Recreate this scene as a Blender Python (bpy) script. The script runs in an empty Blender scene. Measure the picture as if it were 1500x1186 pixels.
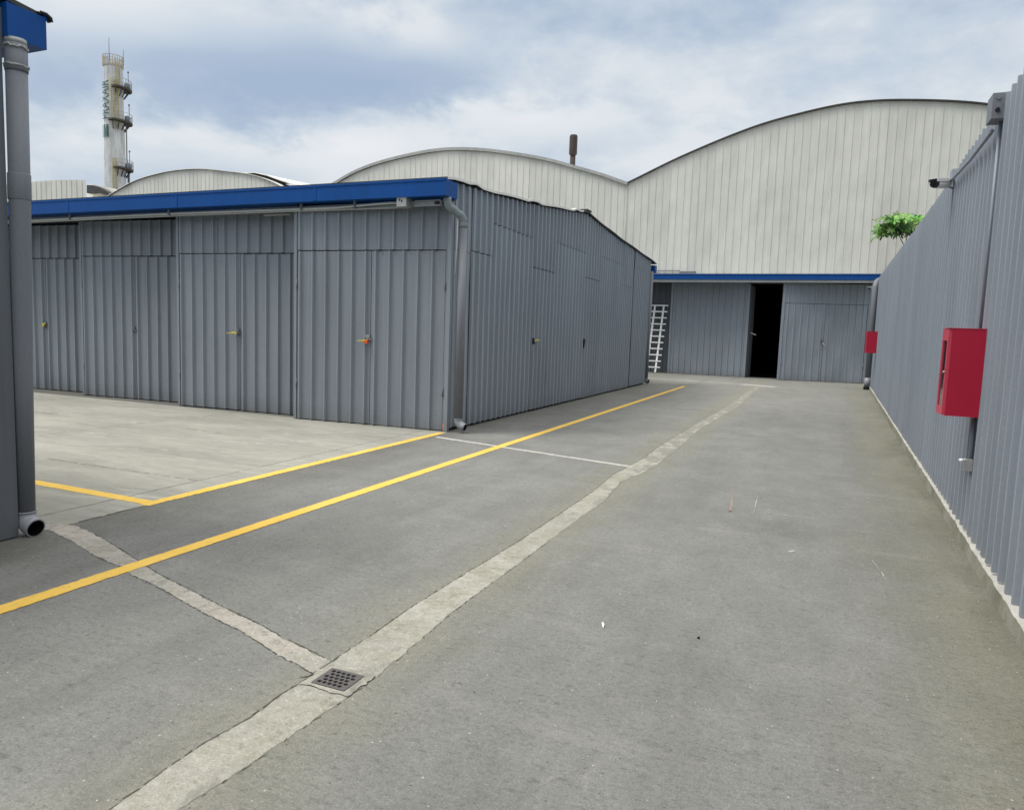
import bpy, math, random
from mathutils import Vector, Matrix
random.seed(7)
sc = bpy.context.scene
COL = sc.collection
R = math.radians

# ------------------------------------------------------------------ materials
def newmat(name):
    m = bpy.data.materials.new(name); m.use_nodes = True
    nt = m.node_tree; nt.nodes.clear()
    out = nt.nodes.new('ShaderNodeOutputMaterial'); b = nt.nodes.new('ShaderNodeBsdfPrincipled')
    nt.links.new(b.outputs[0], out.inputs[0])
    return m, nt, b
class G:
    """tiny node-graph helper"""
    def __init__(s, nt): s.nt = nt; s.N = nt.nodes; s.L = nt.links
    def _in(s, node, key, v):
        if v is None: return
        if isinstance(v, bpy.types.NodeSocket): s.L.new(v, node.inputs[key])
        else:
            i = node.inputs[key]
            if hasattr(i.default_value, '__len__') and not hasattr(v, '__len__'): v = (v, v, v, 1)[:len(i.default_value)]
            if hasattr(i.default_value, '__len__') and len(v) == 3 and len(i.default_value) == 4: v = (*v, 1)
            i.default_value = v
    def pos(s): return s.N.new('ShaderNodeNewGeometry').outputs['Position']
    def scale(s, v, sx, sy, sz):
        n = s.N.new('ShaderNodeMapping'); s.L.new(v, n.inputs[0]); n.inputs['Scale'].default_value = (sx, sy, sz); return n.outputs[0]
    def noise(s, v, sc, det=4, rough=.55, dist=0):
        n = s.N.new('ShaderNodeTexNoise'); s.L.new(v, n.inputs['Vector']); n.inputs['Scale'].default_value = sc
        n.inputs['Detail'].default_value = det; n.inputs['Roughness'].default_value = rough; n.inputs['Distortion'].default_value = dist
        return n.outputs['Fac']
    def voro(s, v, sc, feature='F1', out='Distance', rand=1):
        n = s.N.new('ShaderNodeTexVoronoi'); n.feature = feature; s.L.new(v, n.inputs['Vector']); n.inputs['Scale'].default_value = sc
        n.inputs['Randomness'].default_value = rand
        return n.outputs[out]
    def ramp(s, f, a, b, x=0.0, y=1.0):
        n = s.N.new('ShaderNodeMapRange'); n.clamp = True; s._in(n, 0, f)
        for i, q in zip((1, 2, 3, 4), (a, b, x, y)): n.inputs[i].default_value = q
        return n.outputs[0]
    def math(s, op, a, b=None, c=None):
        n = s.N.new('ShaderNodeMath'); n.operation = op; s._in(n, 0, a); s._in(n, 1, b); s._in(n, 2, c); return n.outputs[0]
    def mix(s, f, a, b, mode='MIX'):
        n = s.N.new('ShaderNodeMix'); n.data_type = 'RGBA'; n.blend_type = mode; s._in(n, 0, f); s._in(n, 6, a); s._in(n, 7, b); return n.outputs[2]
    def attr(s, name):
        n = s.N.new('ShaderNodeAttribute'); n.attribute_name = name; return n.outputs['Color']
    def sep(s, v):
        n = s.N.new('ShaderNodeSeparateXYZ'); s.L.new(v, n.inputs[0]); return n.outputs
    def grey(s, f):
        n = s.N.new('ShaderNodeCombineColor'); [s.L.new(f, n.inputs[i]) for i in range(3)]; return n.outputs[0]
    def bump(s, f, strength, dist):
        n = s.N.new('ShaderNodeBump'); n.inputs['Strength'].default_value = strength; n.inputs['Distance'].default_value = dist
        s.L.new(f, n.inputs['Height']); return n.outputs[0]

def painted(name, col, rough=.5, mottle=.10, streak=.10, dirt=None, spec=.35, metal=0, bumpd=.004, dirtamt=.5, tone=True):
    m, nt, b = newmat(name); g = G(nt); p = g.pos()
    c = g.mix(1.0, col, g.attr('tone'), 'MULTIPLY') if tone else g.mix(0.0, col, col)
    n1 = g.noise(g.scale(p, 1, 1, .55), 1.3, 4, .65)
    c = g.mix(1.0, c, g.grey(g.ramp(n1, .25, .75, 1 - mottle, 1 + mottle)), 'MULTIPLY')
    n2 = g.noise(g.scale(p, 16, 16, .35), 1.0, 3, .65)
    c = g.mix(1.0, c, g.grey(g.ramp(n2, .3, .75, 1 + streak * .4, 1 - streak)), 'MULTIPLY')
    fine = g.noise(p, 60, 1, .7)
    c = g.mix(1.0, c, g.grey(g.ramp(fine, .25, .75, .955, 1.045)), 'MULTIPLY')
    if dirt:
        z = g.sep(p)[2]
        n3 = g.noise(g.scale(p, 3, 3, 1.5), 1.6, 6, .7)
        low = g.math('SUBTRACT', g.math('MULTIPLY', n3, .55), z)
        f = g.ramp(low, -.02, .32, 0, dirtamt)
        c = g.mix(f, c, dirt)
        spots = g.ramp(g.noise(g.scale(p, 6, 6, 2.2), 3.2, 6, .75), .66, .78, 0, .35)
        c = g.mix(spots, c, dirt)
    nt.links.new(c, b.inputs['Base Color'])
    b.inputs['Roughness'].default_value = rough; b.inputs['Metallic'].default_value = metal
    b.inputs['Specular IOR Level'].default_value = spec
    bn = g.bump(g.noise(g.scale(p, 1, 1, .5), 2.6, 1, .5), .35, bumpd * 4)
    nt.links.new(bn, b.inputs['Normal'])
    return m

M = {}
M['grey'] = painted('painted grey sheet steel', (.246, .278, .316), .47, .07, .11, (.17, .165, .15))
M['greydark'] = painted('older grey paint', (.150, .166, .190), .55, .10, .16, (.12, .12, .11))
M['fence'] = painted('grey fence sheet steel', (.262, .294, .338), .45, .06, .10, (.19, .185, .165), dirtamt=.35)
M['pipe'] = painted('grey painted drainpipe', (.165, .178, .200), .55, .08, .08, (.16, .155, .14), tone=False)
M['elbow'] = painted('pale grey pipe fitting', (.27, .285, .32), .42, .08, .08, (.2, .19, .17), tone=False, dirtamt=.3)
M['elbowtop'] = painted('grey green pipe fitting', (.19, .225, .235), .42, .08, .08, None, tone=False)
M['blue'] = painted('blue painted gutter', (.002, .062, .255), .5, .08, .12, None, tone=False, spec=.22)
M['cream'] = painted('off white cladding', (.59, .59, .55), .5, .09, .08, None)
M['roofwhite'] = painted('white roof sheet', (.70, .69, .64), .5, .06, .08, None, tone=False)
M['roofgrey'] = painted('weathered roof sheet', (.34, .35, .34), .55, .15, .2, None, tone=False)
M['edge'] = painted('dark roof edge', (.05, .05, .05), .7, .2, .2, None, tone=False)
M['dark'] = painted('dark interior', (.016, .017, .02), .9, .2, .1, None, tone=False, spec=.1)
M['seam'] = painted('seam backing', (.03, .033, .04), .9, .2, .1, None, tone=False, spec=.1)
M['red'] = painted('red cabinet enamel', (.40, .010, .038), .33, .05, .05, None, tone=False, spec=.5)
M['pinkred'] = painted('faded red enamel', (.50, .05, .085), .4, .08, .05, None, tone=False, spec=.5)
M['galv'] = painted('galvanised steel', (.34, .35, .34), .42, .1, .12, None, tone=False, metal=.25)
M['conduit'] = painted('pale conduit', (.48, .51, .49), .4, .08, .05, None, tone=False)
M['alu'] = painted('bright aluminium', (.82, .84, .84), .38, .04, .03, None, tone=False)
M['white'] = painted('white plastic', (.75, .75, .74), .35, .04, .03, None, tone=False)
M['black'] = painted('black plastic', (.012, .012, .013), .35, .1, .05, None, tone=False)
M['yellowtag'] = painted('yellow tag', (.75, .62, .03), .5, .05, .03, None, tone=False)
M['orange'] = painted('orange red tag', (.75, .06, .02), .5, .05, .03, None, tone=False)
M['brass'] = painted('brass lock', (.30, .24, .12), .35, .1, .05, None, tone=False, metal=.7)
M['pink'] = painted('pink primer', (.62, .26, .26), .6, .15, .1, None, tone=False)
M['rust'] = painted('rusty flue', (.045, .034, .031), .75, .35, .3, None, tone=False)
M['tower'] = painted('weathered tower white', (.56, .57, .57), .6, .22, .45, None, tone=False)
M['yellowsteel'] = painted('yellow ladder paint', (.42, .36, .16), .6, .2, .2, None, tone=False)
M['toprail'] = painted('rusty pale railing', (.42, .38, .28), .7, .3, .2, None, tone=False)
M['platform'] = painted('platform steel', (.065, .06, .05), .7, .3, .2, None, tone=False)
M['letter'] = painted('dark green lettering', (.015, .10, .085), .6, .1, .1, None, tone=False)
M['glass'] = painted('dark cabinet glass', (.008, .008, .01), .08, .05, .02, None, tone=False, spec=.6)
M['chip'] = painted('pale chip', (.6, .58, .52), .7, .2, .05, None, tone=False)
M['bark'] = painted('pale stem', (.16, .15, .08), .8, .2, .2, None, tone=False)
def brickish(): pass

def leafmat():
    m, nt, b = newmat('papaya leaf'); g = G(nt); p = g.pos()
    c = g.mix(g.ramp(g.noise(p, 3.0, 3), .35, .65), (.035, .20, .015), (.15, .24, .06))
    c = g.mix(1.0, c, g.attr('tone'), 'MULTIPLY')
    nt.links.new(c, b.inputs['Base Color']); b.inputs['Roughness'].default_value = .5
    return m
M['leaf'] = leafmat()

def asphalt():
    m, nt, b = newmat('worn asphalt'); g = G(nt); p = g.pos(); x, y, z = g.sep(p)
    big = g.noise(p, .35, 5, .6, .3)
    c = g.mix(g.ramp(big, .3, .7), (.160, .162, .155), (.211, .213, .203))
    mid = g.noise(g.scale(p, 1, .6, 1), 2.2, 6, .65)
    c = g.mix(1.0, c, g.grey(g.ramp(mid, .3, .72, .86, 1.12)), 'MULTIPLY')
    # olive silt along the fence
    wob = g.noise(g.scale(p, 1, .5, 1), .9, 5, .65)
    edge = g.math('ADD', g.math('SUBTRACT', x, g.math('MULTIPLY', y, .030)), g.math('MULTIPLY', g.math('SUBTRACT', wob, .5), 1.5))
    ol = g.ramp(edge, .05, .75, 0, .85)
    olc = g.mix(g.ramp(g.noise(g.scale(p, 1.6, .7, 1), 1.6, 5, .6), .3, .7), (.150, .149, .112), (.205, .202, .155))
    c = g.mix(ol, c, olc)
    # a darker band right at the kerb
    dk = g.ramp(g.math('ADD', edge, g.math('MULTIPLY', g.noise(p, 4, 4), .25)), .93, 1.3, 0, .5)
    c = g.mix(dk, c, (.09, .09, .068))
    # silt either side of the gutter strip
    ax = g.math('ABSOLUTE', g.math('ADD', x, 1.9))
    mo = g.ramp(g.math('ADD', ax, g.math('MULTIPLY', g.noise(p, 2.4, 6, .7), .9)), .50, 1.0, .6, 0)
    c = g.mix(mo, c, (.205, .201, .150))
    # dirt and painted-in shade along the gable wall; dirt before the left drain
    gw = g.ramp(g.math('ADD', g.math('ADD', x, 5.3), g.math('MULTIPLY', g.math('SUBTRACT', g.noise(p, 1.4, 6, .7), .5), 1.1)), .05, .75, .55, 0)
    c = g.mix(gw, c, (.105, .102, .088))
    dv = g.math('ADD', g.math('ABSOLUTE', g.math('ADD', x, 4.95)), g.math('MULTIPLY', g.math('ABSOLUTE', g.math('SUBTRACT', y, 3.0)), .8))
    c = g.mix(g.ramp(g.math('ADD', dv, g.math('MULTIPLY', g.noise(p, 2.5, 4, .7), .8)), .45, 1.15, .6, 0), c, (.085, .085, .072))
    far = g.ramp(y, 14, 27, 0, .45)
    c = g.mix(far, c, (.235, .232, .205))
    # aggregate
    c = g.mix(1.0, c, g.grey(g.ramp(g.noise(p, 120, 3, .85), .32, .68, .70, 1.30)), 'MULTIPLY')
    cells = g.voro(p, 42, 'F1', 'Color'); d = g.voro(p, 42)
    cr = g.sep(cells)
    light = g.math('MULTIPLY', g.math('GREATER_THAN', cr[0], .975), g.math('LESS_THAN', d, .20))
    c = g.mix(1.0, c, g.grey(g.ramp(g.noise(p, 38, 4, .8), .3, .7, .80, 1.20)), 'MULTIPLY')
    c = g.mix(g.math('MULTIPLY', light, .55), c, (.50, .49, .44))
    darkp = g.math('MULTIPLY', g.math('GREATER_THAN', cr[1], .95), g.math('LESS_THAN', d, .24))
    c = g.mix(g.math('MULTIPLY', darkp, .6), c, (.07, .07, .065))
    tk = g.ramp(g.noise(g.scale(p, 2.2, .22, 1), 1.0, 5, .65), .52, .72, 0, .38)
    c = g.mix(tk, c, (.125, .125, .117))
    sc2 = g.ramp(g.noise(g.scale(p, .35, 1.5, 1), 1.7, 6, .75), .55, .70, 0, .25)
    c = g.mix(sc2, c, (.30, .295, .27))
    # little pits stretched by traffic
    pit = g.ramp(g.noise(g.scale(p, .7, 1.3, 1), 22, 5, .8), .55, .635, 0, .6)
    c = g.mix(pit, c, (.10, .10, .092))
    pit2 = g.ramp(g.noise(g.scale(p, .6, 1.4, 1), 8, 6, .85), .54, .66, 0, .40)
    c = g.mix(pit2, c, (.115, .115, .105))
    pale = g.ramp(g.noise(g.scale(p, 1.5, .8, 1), 5.3, 6, .85), .55, .68, 0, .35)
    c = g.mix(pale, c, (.285, .28, .255))
    # oil blots
    oc = g.voro(p, .8); on = g.math('ADD', oc, g.math('MULTIPLY', g.noise(p, 9, 3), .06))
    blot = g.ramp(on, .055, .085, .45, 0)
    c = g.mix(blot, c, (.08, .08, .075))
    nt.links.new(c, b.inputs['Base Color'])
    b.inputs['Roughness'].default_value = .93; b.inputs['Specular IOR Level'].default_value = .16
    h = g.noise(p, 70, 3, .8)
    nt.links.new(g.bump(h, .5, .008), b.inputs['Normal'])
    return m
M['asphalt'] = asphalt()

def concrete(name, c1, c2, moss=None, grit=.1, patch=.0, streaky=False, wear=False):
    m, nt, b = newmat(name); g = G(nt); p = g.pos()
    q = g.scale(p, .55, 1.6, 1) if streaky else p
    c = g.mix(g.ramp(g.noise(q, .9, 6, .62, .4), .3, .7), c1, c2)
    c = g.mix(1.0, c, g.grey(g.ramp(g.noise(q, 5, 6, .7), .3, .7, .88, 1.1)), 'MULTIPLY')
    c = g.mix(1.0, c, g.grey(g.ramp(g.noise(p, 130, 2, .7), .25, .75, 1 - grit * 1.6, 1 + grit * 1.6)), 'MULTIPLY')
    if moss:
        c = g.mix(g.ramp(g.noise(p, 1.7, 7, .75), .48, .66, 0, .75), c, moss)
    st = g.ramp(g.noise(g.scale(p, .5, 2.2, 1), 1.3, 7, .7), .60, .74, 0, .40)
    c = g.mix(st, c, (.62, .61, .55))
    dk = g.ramp(g.noise(g.scale(p, .6, 2.0, 1), 2.1, 6, .75), .56, .70, 0, .55)
    c = g.mix(dk, c, (.17, .165, .14))
    if patch:
        c = g.mix(g.ramp(g.noise(p, 2.3, 3, .6), .52, .62, 0, patch), c, (.40, .345, .30))
    if wear:
        yy = g.sep(p)[1]; far = g.ramp(yy, 5.5, 11, 0, .13); wn = g.math('ADD', g.noise(g.scale(p, 1.6, .8, 1), 3.0, 6, .75), far)
        c = g.mix(g.ramp(g.noise(p, 4.5, 5, .8), .50, .62, 0, .5), c, (.225, .215, .165))
        c = g.mix(g.ramp(g.noise(p, 30, 4, .8), .55, .62, 0, .35), c, (.50, .49, .43))
        c = g.mix(g.ramp(wn, .565, .63, 0, .85), c, (.20, .197, .175))
        c = g.mix(g.ramp(g.noise(p, 16, 5, .85), .53, .62, 0, .55), c, (.15, .148, .12))
    nt.links.new(c, b.inputs['Base Color']); b.inputs['Roughness'].default_value = .9; b.inputs['Specular IOR Level'].default_value = .2
    nt.links.new(g.bump(g.noise(p, 55, 6, .75), .45, .006), b.inputs['Normal'])
    return m
M['yard'] = concrete('yard concrete', (.245, .243, .212), (.345, .338, .298), None, .06, 0, True)
M['strip'] = concrete('gutter strip concrete', (.265, .262, .228), (.355, .348, .305), (.215, .21, .16), .16, wear=True)
M['strip2'] = concrete('patched channel concrete', (.285, .274, .245), (.37, .352, .315), None, .16, .30, wear=True)
M['kerb'] = concrete('fence kerb concrete', (.20, .20, .15), (.34, .33, .28), (.13, .13, .085), .1)
M['kerbtop'] = concrete('fence kerb top', (.38, .375, .34), (.50, .49, .45), None, .1)
M['thinline'] = concrete('filled joint', (.38, .375, .34), (.47, .465, .43), None, .12)
M['crack'] = painted('dirt filled crack', (.085, .082, .064), .95, .2, .1, None, tone=False, spec=.05)

def linepaint():
    m, nt, b = newmat('yellow road paint'); g = G(nt); p = g.pos()
    c = g.mix(g.ramp(g.noise(p, 2, 4), .3, .7), (.68, .44, .075), (.75, .50, .12))
    c = g.mix(1.0, c, g.grey(g.ramp(g.noise(p, 120, 3, .7), .25, .75, .9, 1.08)), 'MULTIPLY')
    c = g.mix(g.ramp(g.noise(p, 13, 6, .85), .55, .66, 0, .6), c, (.34, .25, .08))
    nt.links.new(c, b.inputs['Base Color']); b.inputs['Roughness'].default_value = .75; b.inputs['Specular IOR Level'].default_value = .2
    return m
M['yellow'] = linepaint()
M['iron'] = painted('cast iron', (.095, .090, .088), .7, .2, .1, None, tone=False)
M['chalk'] = painted('orange chalk', (.27, .205, .175), .9, .3, .1, None, tone=False)

# ------------------------------------------------------------------ objects
WLOC = {}
class MB:
    def __init__(s): s.v = []; s.f = []; s.t = []; s.m = []; s.s = []
    def vert(s, p): s.v.append(tuple(p)); return len(s.v) - 1
    def face(s, idx, tone=1.0, mat=0, smooth=False):
        s.f.append(tuple(idx)); s.t.append(tone); s.m.append(mat); s.s.append(smooth)
    def poly(s, pts, tone=1.0, mat=0): s.face([s.vert(p) for p in pts], tone, mat)
    def hexa(s, c8, tone=1.0, mat=0):
        """c8: bottom four then top four, counter clockwise from above"""
        b = [s.vert(p) for p in c8]
        for q in ((3, 2, 1, 0), (4, 5, 6, 7), (0, 1, 5, 4), (1, 2, 6, 5), (2, 3, 7, 6), (3, 0, 4, 7)):
            s.face([b[i] for i in q], tone, mat)
    def box(s, x0, x1, y0, y1, z0, z1, tone=1.0, mat=0):
        s.hexa([(x0, y0, z0), (x1, y0, z0), (x1, y1, z0), (x0, y1, z0), (x0, y0, z1), (x1, y0, z1), (x1, y1, z1), (x0, y1, z1)], tone, mat)
    def bar(s, a, b, w, h, up=(0, 0, 1), tone=1.0, mat=0):
        a, b = Vector(a), Vector(b); d = (b - a).normalized(); up = Vector(up)
        sd = d.cross(up)
        if sd.length < 1e-4: sd = d.cross(Vector((1, 0, 0)))
        sd.normalize(); u = sd.cross(d); sd *= w / 2; u *= h / 2
        s.hexa([a - sd - u, a + sd - u, b + sd - u, b - sd - u, a - sd + u, a + sd + u, b + sd + u, b - sd + u], tone, mat)
    def obox(s, A, B, n, d0, d1, z0, z1, tone=1.0, mat=0):
        """box along plan segment A-B, between offsets d0<d1 along outward n"""
        A = Vector(A); B = Vector(B); n = Vector(n)
        P = [A + n * d1, B + n * d1, B + n * d0, A + n * d0]
        s.hexa([(q.x, q.y, z0) for q in P] + [(q.x, q.y, z1) for q in P], tone, mat)
    def tube(s, pts, r, seg=14, cap=True, mat=0, hollow=False):
        pts = [Vector(p) for p in pts]; rs = r if hasattr(r, '__len__') else [r] * len(pts)
        rings = []; ref = None
        for i, p in enumerate(pts):
            d = (pts[min(i + 1, len(pts) - 1)] - pts[max(i - 1, 0)]).normalized()
            if ref is None: ref = d.orthogonal().normalized()
            ref = (ref - d * ref.dot(d)).normalized(); o = d.cross(ref)
            rings.append([s.vert(p + (ref * math.cos(2 * math.pi * k / seg) + o * math.sin(2 * math.pi * k / seg)) * rs[i]) for k in range(seg)])
        for a, b in zip(rings, rings[1:]):
            for k in range(seg): s.face((a[k], a[(k + 1) % seg], b[(k + 1) % seg], b[k]), 1.0, mat, True)
        if cap:
            s.face(list(reversed(rings[0])), 1.0, mat)
            s.face(rings[-1], 1.0, mat)
        return rings
    def lathe(s, c, prof, seg=24, mat=0, smooth=True):
        c = Vector(c); rings = []
        for r, z in prof: rings.append([s.vert(c + Vector((r * math.cos(2 * math.pi * k / seg), r * math.sin(2 * math.pi * k / seg), z))) for k in range(seg)])
        for a, b in zip(rings, rings[1:]):
            for k in range(seg): s.face((a[k], a[(k + 1) % seg], b[(k + 1) % seg], b[k]), 1.0, mat, smooth)
        s.face(list(reversed(rings[0])), 1.0, mat); s.face(rings[-1], 1.0, mat)
    def ribbed(s, A, B, z0, z1, pitch, prof, phase=0.0, thick=.010, tone=1.0, rows=4, wob=.0015, sheet=0, sheettone=.05, groove=True, mat=0, zrag=0.0, back=True):
        """corrugated sheet from A to B in plan; outward side is to the right of A->B"""
        A = Vector(A[:2]); B = Vector(B[:2]); L = (B - A).length; d = (B - A) / L; n = Vector((d.y, -d.x))
        f0 = z0 if callable(z0) else (lambda q: z0); f1 = z1 if callable(z1) else (lambda q: z1)
        xs = []
        k = int(math.floor(-phase / pitch)) - 1
        while phase + k * pitch < L + pitch:
            for sx, dz in prof: xs.append((phase + k * pitch + sx, dz, k))
            k += 1
        def depth(x):
            for (a, da, _), (b_, db, _) in zip(xs, xs[1:]):
                if a <= x <= b_: return da + (db - da) * ((x - a) / max(b_ - a, 1e-6))
            return 0
        cols = [(0.0, depth(0.0))] + [(x, dz) for x, dz, _ in xs if 1e-3 < x < L - 1e-3] + [(L, depth(L))]
        toneof = {}
        def tn(x):
            if not sheet: return tone
            i = int((x - phase) // (pitch * sheet))
            if i not in toneof: toneof[i] = tone * (1 + random.uniform(-sheettone, sheettone))
            return toneof[i]
        def sofs(x):
            if not sheet: return 0
            i = int((x - phase) // (pitch * sheet)); rr = random.Random(i * 77 + 5); return rr.uniform(-.003, .003)
        grid = []; gb = []
        jr = random.Random(int(A.x * 100) * 31 + int(A.y * 100))
        for x, dz in cols:
            P = A + d * x; a, b_ = f0(x), f1(x)
            if zrag: 
                rr = random.Random(int((x - phase) // (pitch * max(sheet, 1))) * 13 + 1); a += rr.uniform(-zrag, zrag); b_ += rr.uniform(-zrag, zrag)
            c1 = []; c2 = []
            for r_ in range(rows + 1):
                z = a + (b_ - a) * r_ / rows
                o = dz + sofs(x) + wob * (math.sin(x * 2.3 + z * 1.7) + math.sin(x * 5.1 - z * 2.9 + 1)) + jr.uniform(-wob, wob) * .5
                c1.append(s.vert((P.x + n.x * o, P.y + n.y * o, z)))
                if back: c2.append(s.vert((P.x + n.x * (o - thick), P.y + n.y * (o - thick), z)))
            grid.append(c1); gb.append(c2)
        for i in range(len(cols) - 1):
            t = tn((cols[i][0] + cols[i + 1][0]) / 2)
            for r_ in range(rows):
                s.face((grid[i][r_], grid[i + 1][r_], grid[i + 1][r_ + 1], grid[i][r_ + 1]), t * (1.10 if min(cols[i][1], cols[i + 1][1]) > .02 else 1), mat)  # rib tops toned lighter: their highlight is put into the colour
                if back: s.face((gb[i + 1][r_], gb[i][r_], gb[i][r_ + 1], gb[i + 1][r_ + 1]), t, mat)
            if back:
                s.face((grid[i][rows], grid[i + 1][rows], gb[i + 1][rows], gb[i][rows]), t, mat)
                s.face((gb[i][0], gb[i + 1][0], grid[i + 1][0], grid[i][0]), t, mat)
        if back:
            for i, q in ((0, 1), (len(cols) - 1, -1)):
                for r_ in range(rows):
                    F = (grid[i][r_], grid[i][r_ + 1], gb[i][r_ + 1], gb[i][r_])
                    s.face(F if q > 0 else tuple(reversed(F)), tone, mat)
        return s
    def build(s, name, mats, parent=None, origin=None):
        if not isinstance(mats, (list, tuple)): mats = [mats]
        o0 = Vector(WLOC[parent.name]) if parent else Vector(origin or (0, 0, 0))
        me = bpy.data.meshes.new(name)
        me.from_pydata([tuple(Vector(p) - o0) for p in s.v], [], s.f)
        for m in mats: me.materials.append(m)
        me.polygons.foreach_set('material_index', s.m); me.polygons.foreach_set('use_smooth', s.s)
        ca = me.color_attributes.new('tone', 'FLOAT_COLOR', 'CORNER')
        data = []
        for f, t in zip(s.f, s.t): data += [t, t, t, 1.0] * len(f)
        ca.data.foreach_set('color', data)
        me.update()
        o = bpy.data.objects.new(name, me); COL.objects.link(o)
        if parent: o.parent = parent; WLOC[o.name] = tuple(o0)
        else: o.location = o0; WLOC[o.name] = tuple(o0)
        return o
def tag(o, label=None, cat=None, group=None, kind=None):
    if label: o['label'] = label
    if cat: o['category'] = cat
    if group: o['group'] = group
    if kind: o['kind'] = kind
    return o
def thing(name, loc, label, cat, group=None):
    o = bpy.data.objects.new(name, None); COL.objects.link(o); o.location = loc; o.empty_display_size = .2
    WLOC[o.name] = tuple(loc); return tag(o, label, cat, group)
def structure(name, mb, mat): return tag(mb.build(name, mat), kind='structure')

# ------------------------------------------------------------------ ground
HX0, HX1, HY0, HY1 = -1.972, -1.808, 2.522, 2.664      # drain opening
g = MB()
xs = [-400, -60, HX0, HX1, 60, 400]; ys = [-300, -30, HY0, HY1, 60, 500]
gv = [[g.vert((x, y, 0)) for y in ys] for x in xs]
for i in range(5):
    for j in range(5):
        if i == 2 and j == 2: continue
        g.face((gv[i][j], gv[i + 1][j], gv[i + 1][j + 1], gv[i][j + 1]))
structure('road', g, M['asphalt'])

def ragged(pts, step, jit, rnd):
    """resample a polyline and make it ragged sideways"""
    out = []
    for (x0, y0), (x1, y1) in zip(pts, pts[1:]):
        L = math.hypot(x1 - x0, y1 - y0); n = max(1, int(L / step)); nx, ny = -(y1 - y0) / L, (x1 - x0) / L
        for k in range(n):
            t = k / n; j = rnd.gauss(0, jit)
            out.append((x0 + (x1 - x0) * t + nx * j, y0 + (y1 - y0) * t + ny * j))
    out.append(pts[-1]); return out
def at_y(pts, y):
    for (x0, y0), (x1, y1) in zip(pts, pts[1:]):
        if min(y0, y1) <= y <= max(y0, y1): return x0 + (x1 - x0) * (y - y0) / ((y1 - y0) or 1)
    return pts[0][0] if y < pts[0][1] else pts[-1][0]
def strip_mesh(left, right, z, axis=1, step=.02, jit=.006, grow=1.0, zj=0):
    """sheet between two long outlines, cross-cut along the axis, with ragged sides"""
    rnd = random.Random(3); mb = MB()
    sw = (lambda p: p) if axis == 1 else (lambda p: (p[1], p[0]))
    Lp = [sw(p) for p in left]; Rp = [sw(p) for p in right]
    y = max(Lp[0][1], Rp[0][1]); y1 = min(Lp[-1][1], Rp[-1][1]); rows = []
    a = b = 0
    while y < y1:
        st = step * max(1, abs(y) / 3 * grow)
        a = a * .6 + rnd.gauss(0, jit); b = b * .6 + rnd.gauss(0, jit)
        rows.append(((at_y(Lp, y) + a, y), (at_y(Rp, y) + b, y))); y += st
    rows.append(((at_y(Lp, y1), y1), (at_y(Rp, y1), y1)))
    vs = [(mb.vert((*sw(p), z)), mb.vert((*sw(q), z))) for p, q in rows]
    for (a, b), (c, d) in zip(vs, vs[1:]): mb.face((a, b, d, c) if axis == 1 else (a, c, d, b))
    return mb, rows
def crackline(mb, pts, w, z, rnd, jit=.004, step=.03, gaps=.12):
    P = ragged(pts, step, jit, rnd); run = []
    for i, (p, q) in enumerate(zip(P, P[1:])):
        if rnd.random() < gaps: continue
        dx, dy = q[0] - p[0], q[1] - p[1]; L = math.hypot(dx, dy) or 1; ww = w * rnd.uniform(.4, 1.3) / 2; nx, ny = -dy / L * ww, dx / L * ww
        mb.poly([(p[0] + nx, p[1] + ny, z), (p[0] - nx, p[1] - ny, z), (q[0] - nx, q[1] - ny, z), (q[0] + nx, q[1] + ny, z)])

# concrete yard in front of the garages
y_ = MB()
rnd = random.Random(11)
edge = ragged([(-5.243, -12), (-5.243, 3.75), (-5.243, 3.78), (-5.243, 4.4), (-5.235, 9.95), (-5.3, 9.99)], .12, .006, rnd)
prev = None
for (x, y) in edge:
    cur = (y_.vert((-70, y, .0012)), y_.vert((x, y, .0012)))
    if prev: y_.face((prev[0], prev[1], cur[1], cur[0]))
    prev = cur
structure('concrete_yard', y_, M['yard'])
j = MB(); rnd = random.Random(5)
crackline(j, [(-5.65, 3.6), (-5.65, 9.9)], .010, .0022, rnd, .002, .05, .05)
crackline(j, [(-16, 5.32), (-5.66, 5.38)], .012, .0022, rnd, .003, .06, .15)
crackline(j, [(-24, 8.05), (-5.66, 7.9)], .010, .0022, rnd, .003, .08, .25)
crackline(j, [(-9.6, 3.6), (-9.5, 10)], .010, .0022, rnd, .003, .08, .25)
crackline(j, [(-13.6, 3.6), (-13.5, 10.2)], .010, .0022, rnd, .003, .08, .25)
crackline(j, [(-5.245, 3.80), (-5.245, 4.4)], .018, .0022, rnd, .004, .04, .05)
structure('expansion_joints', j, M['crack'])
# hairline cracks with pale scuffs over the yard
sc_ = MB(); rnd = random.Random(8)
for (a, b) in [((-11.4, 7.4), (-7.4, 8.9)), ((-10.5, 6.6), (-6.4, 7.6)), ((-12.5, 8.4), (-9.0, 9.2)), ((-8.4, 6.0), (-6.2, 7.0)), ((-6.9, 8.6), (-5.9, 9.5))]:
    crackline(sc_, [a, b], .022, .0020, rnd, .02, .09, .45)
structure('pale_scuffs', sc_, M['thinline'])

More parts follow.
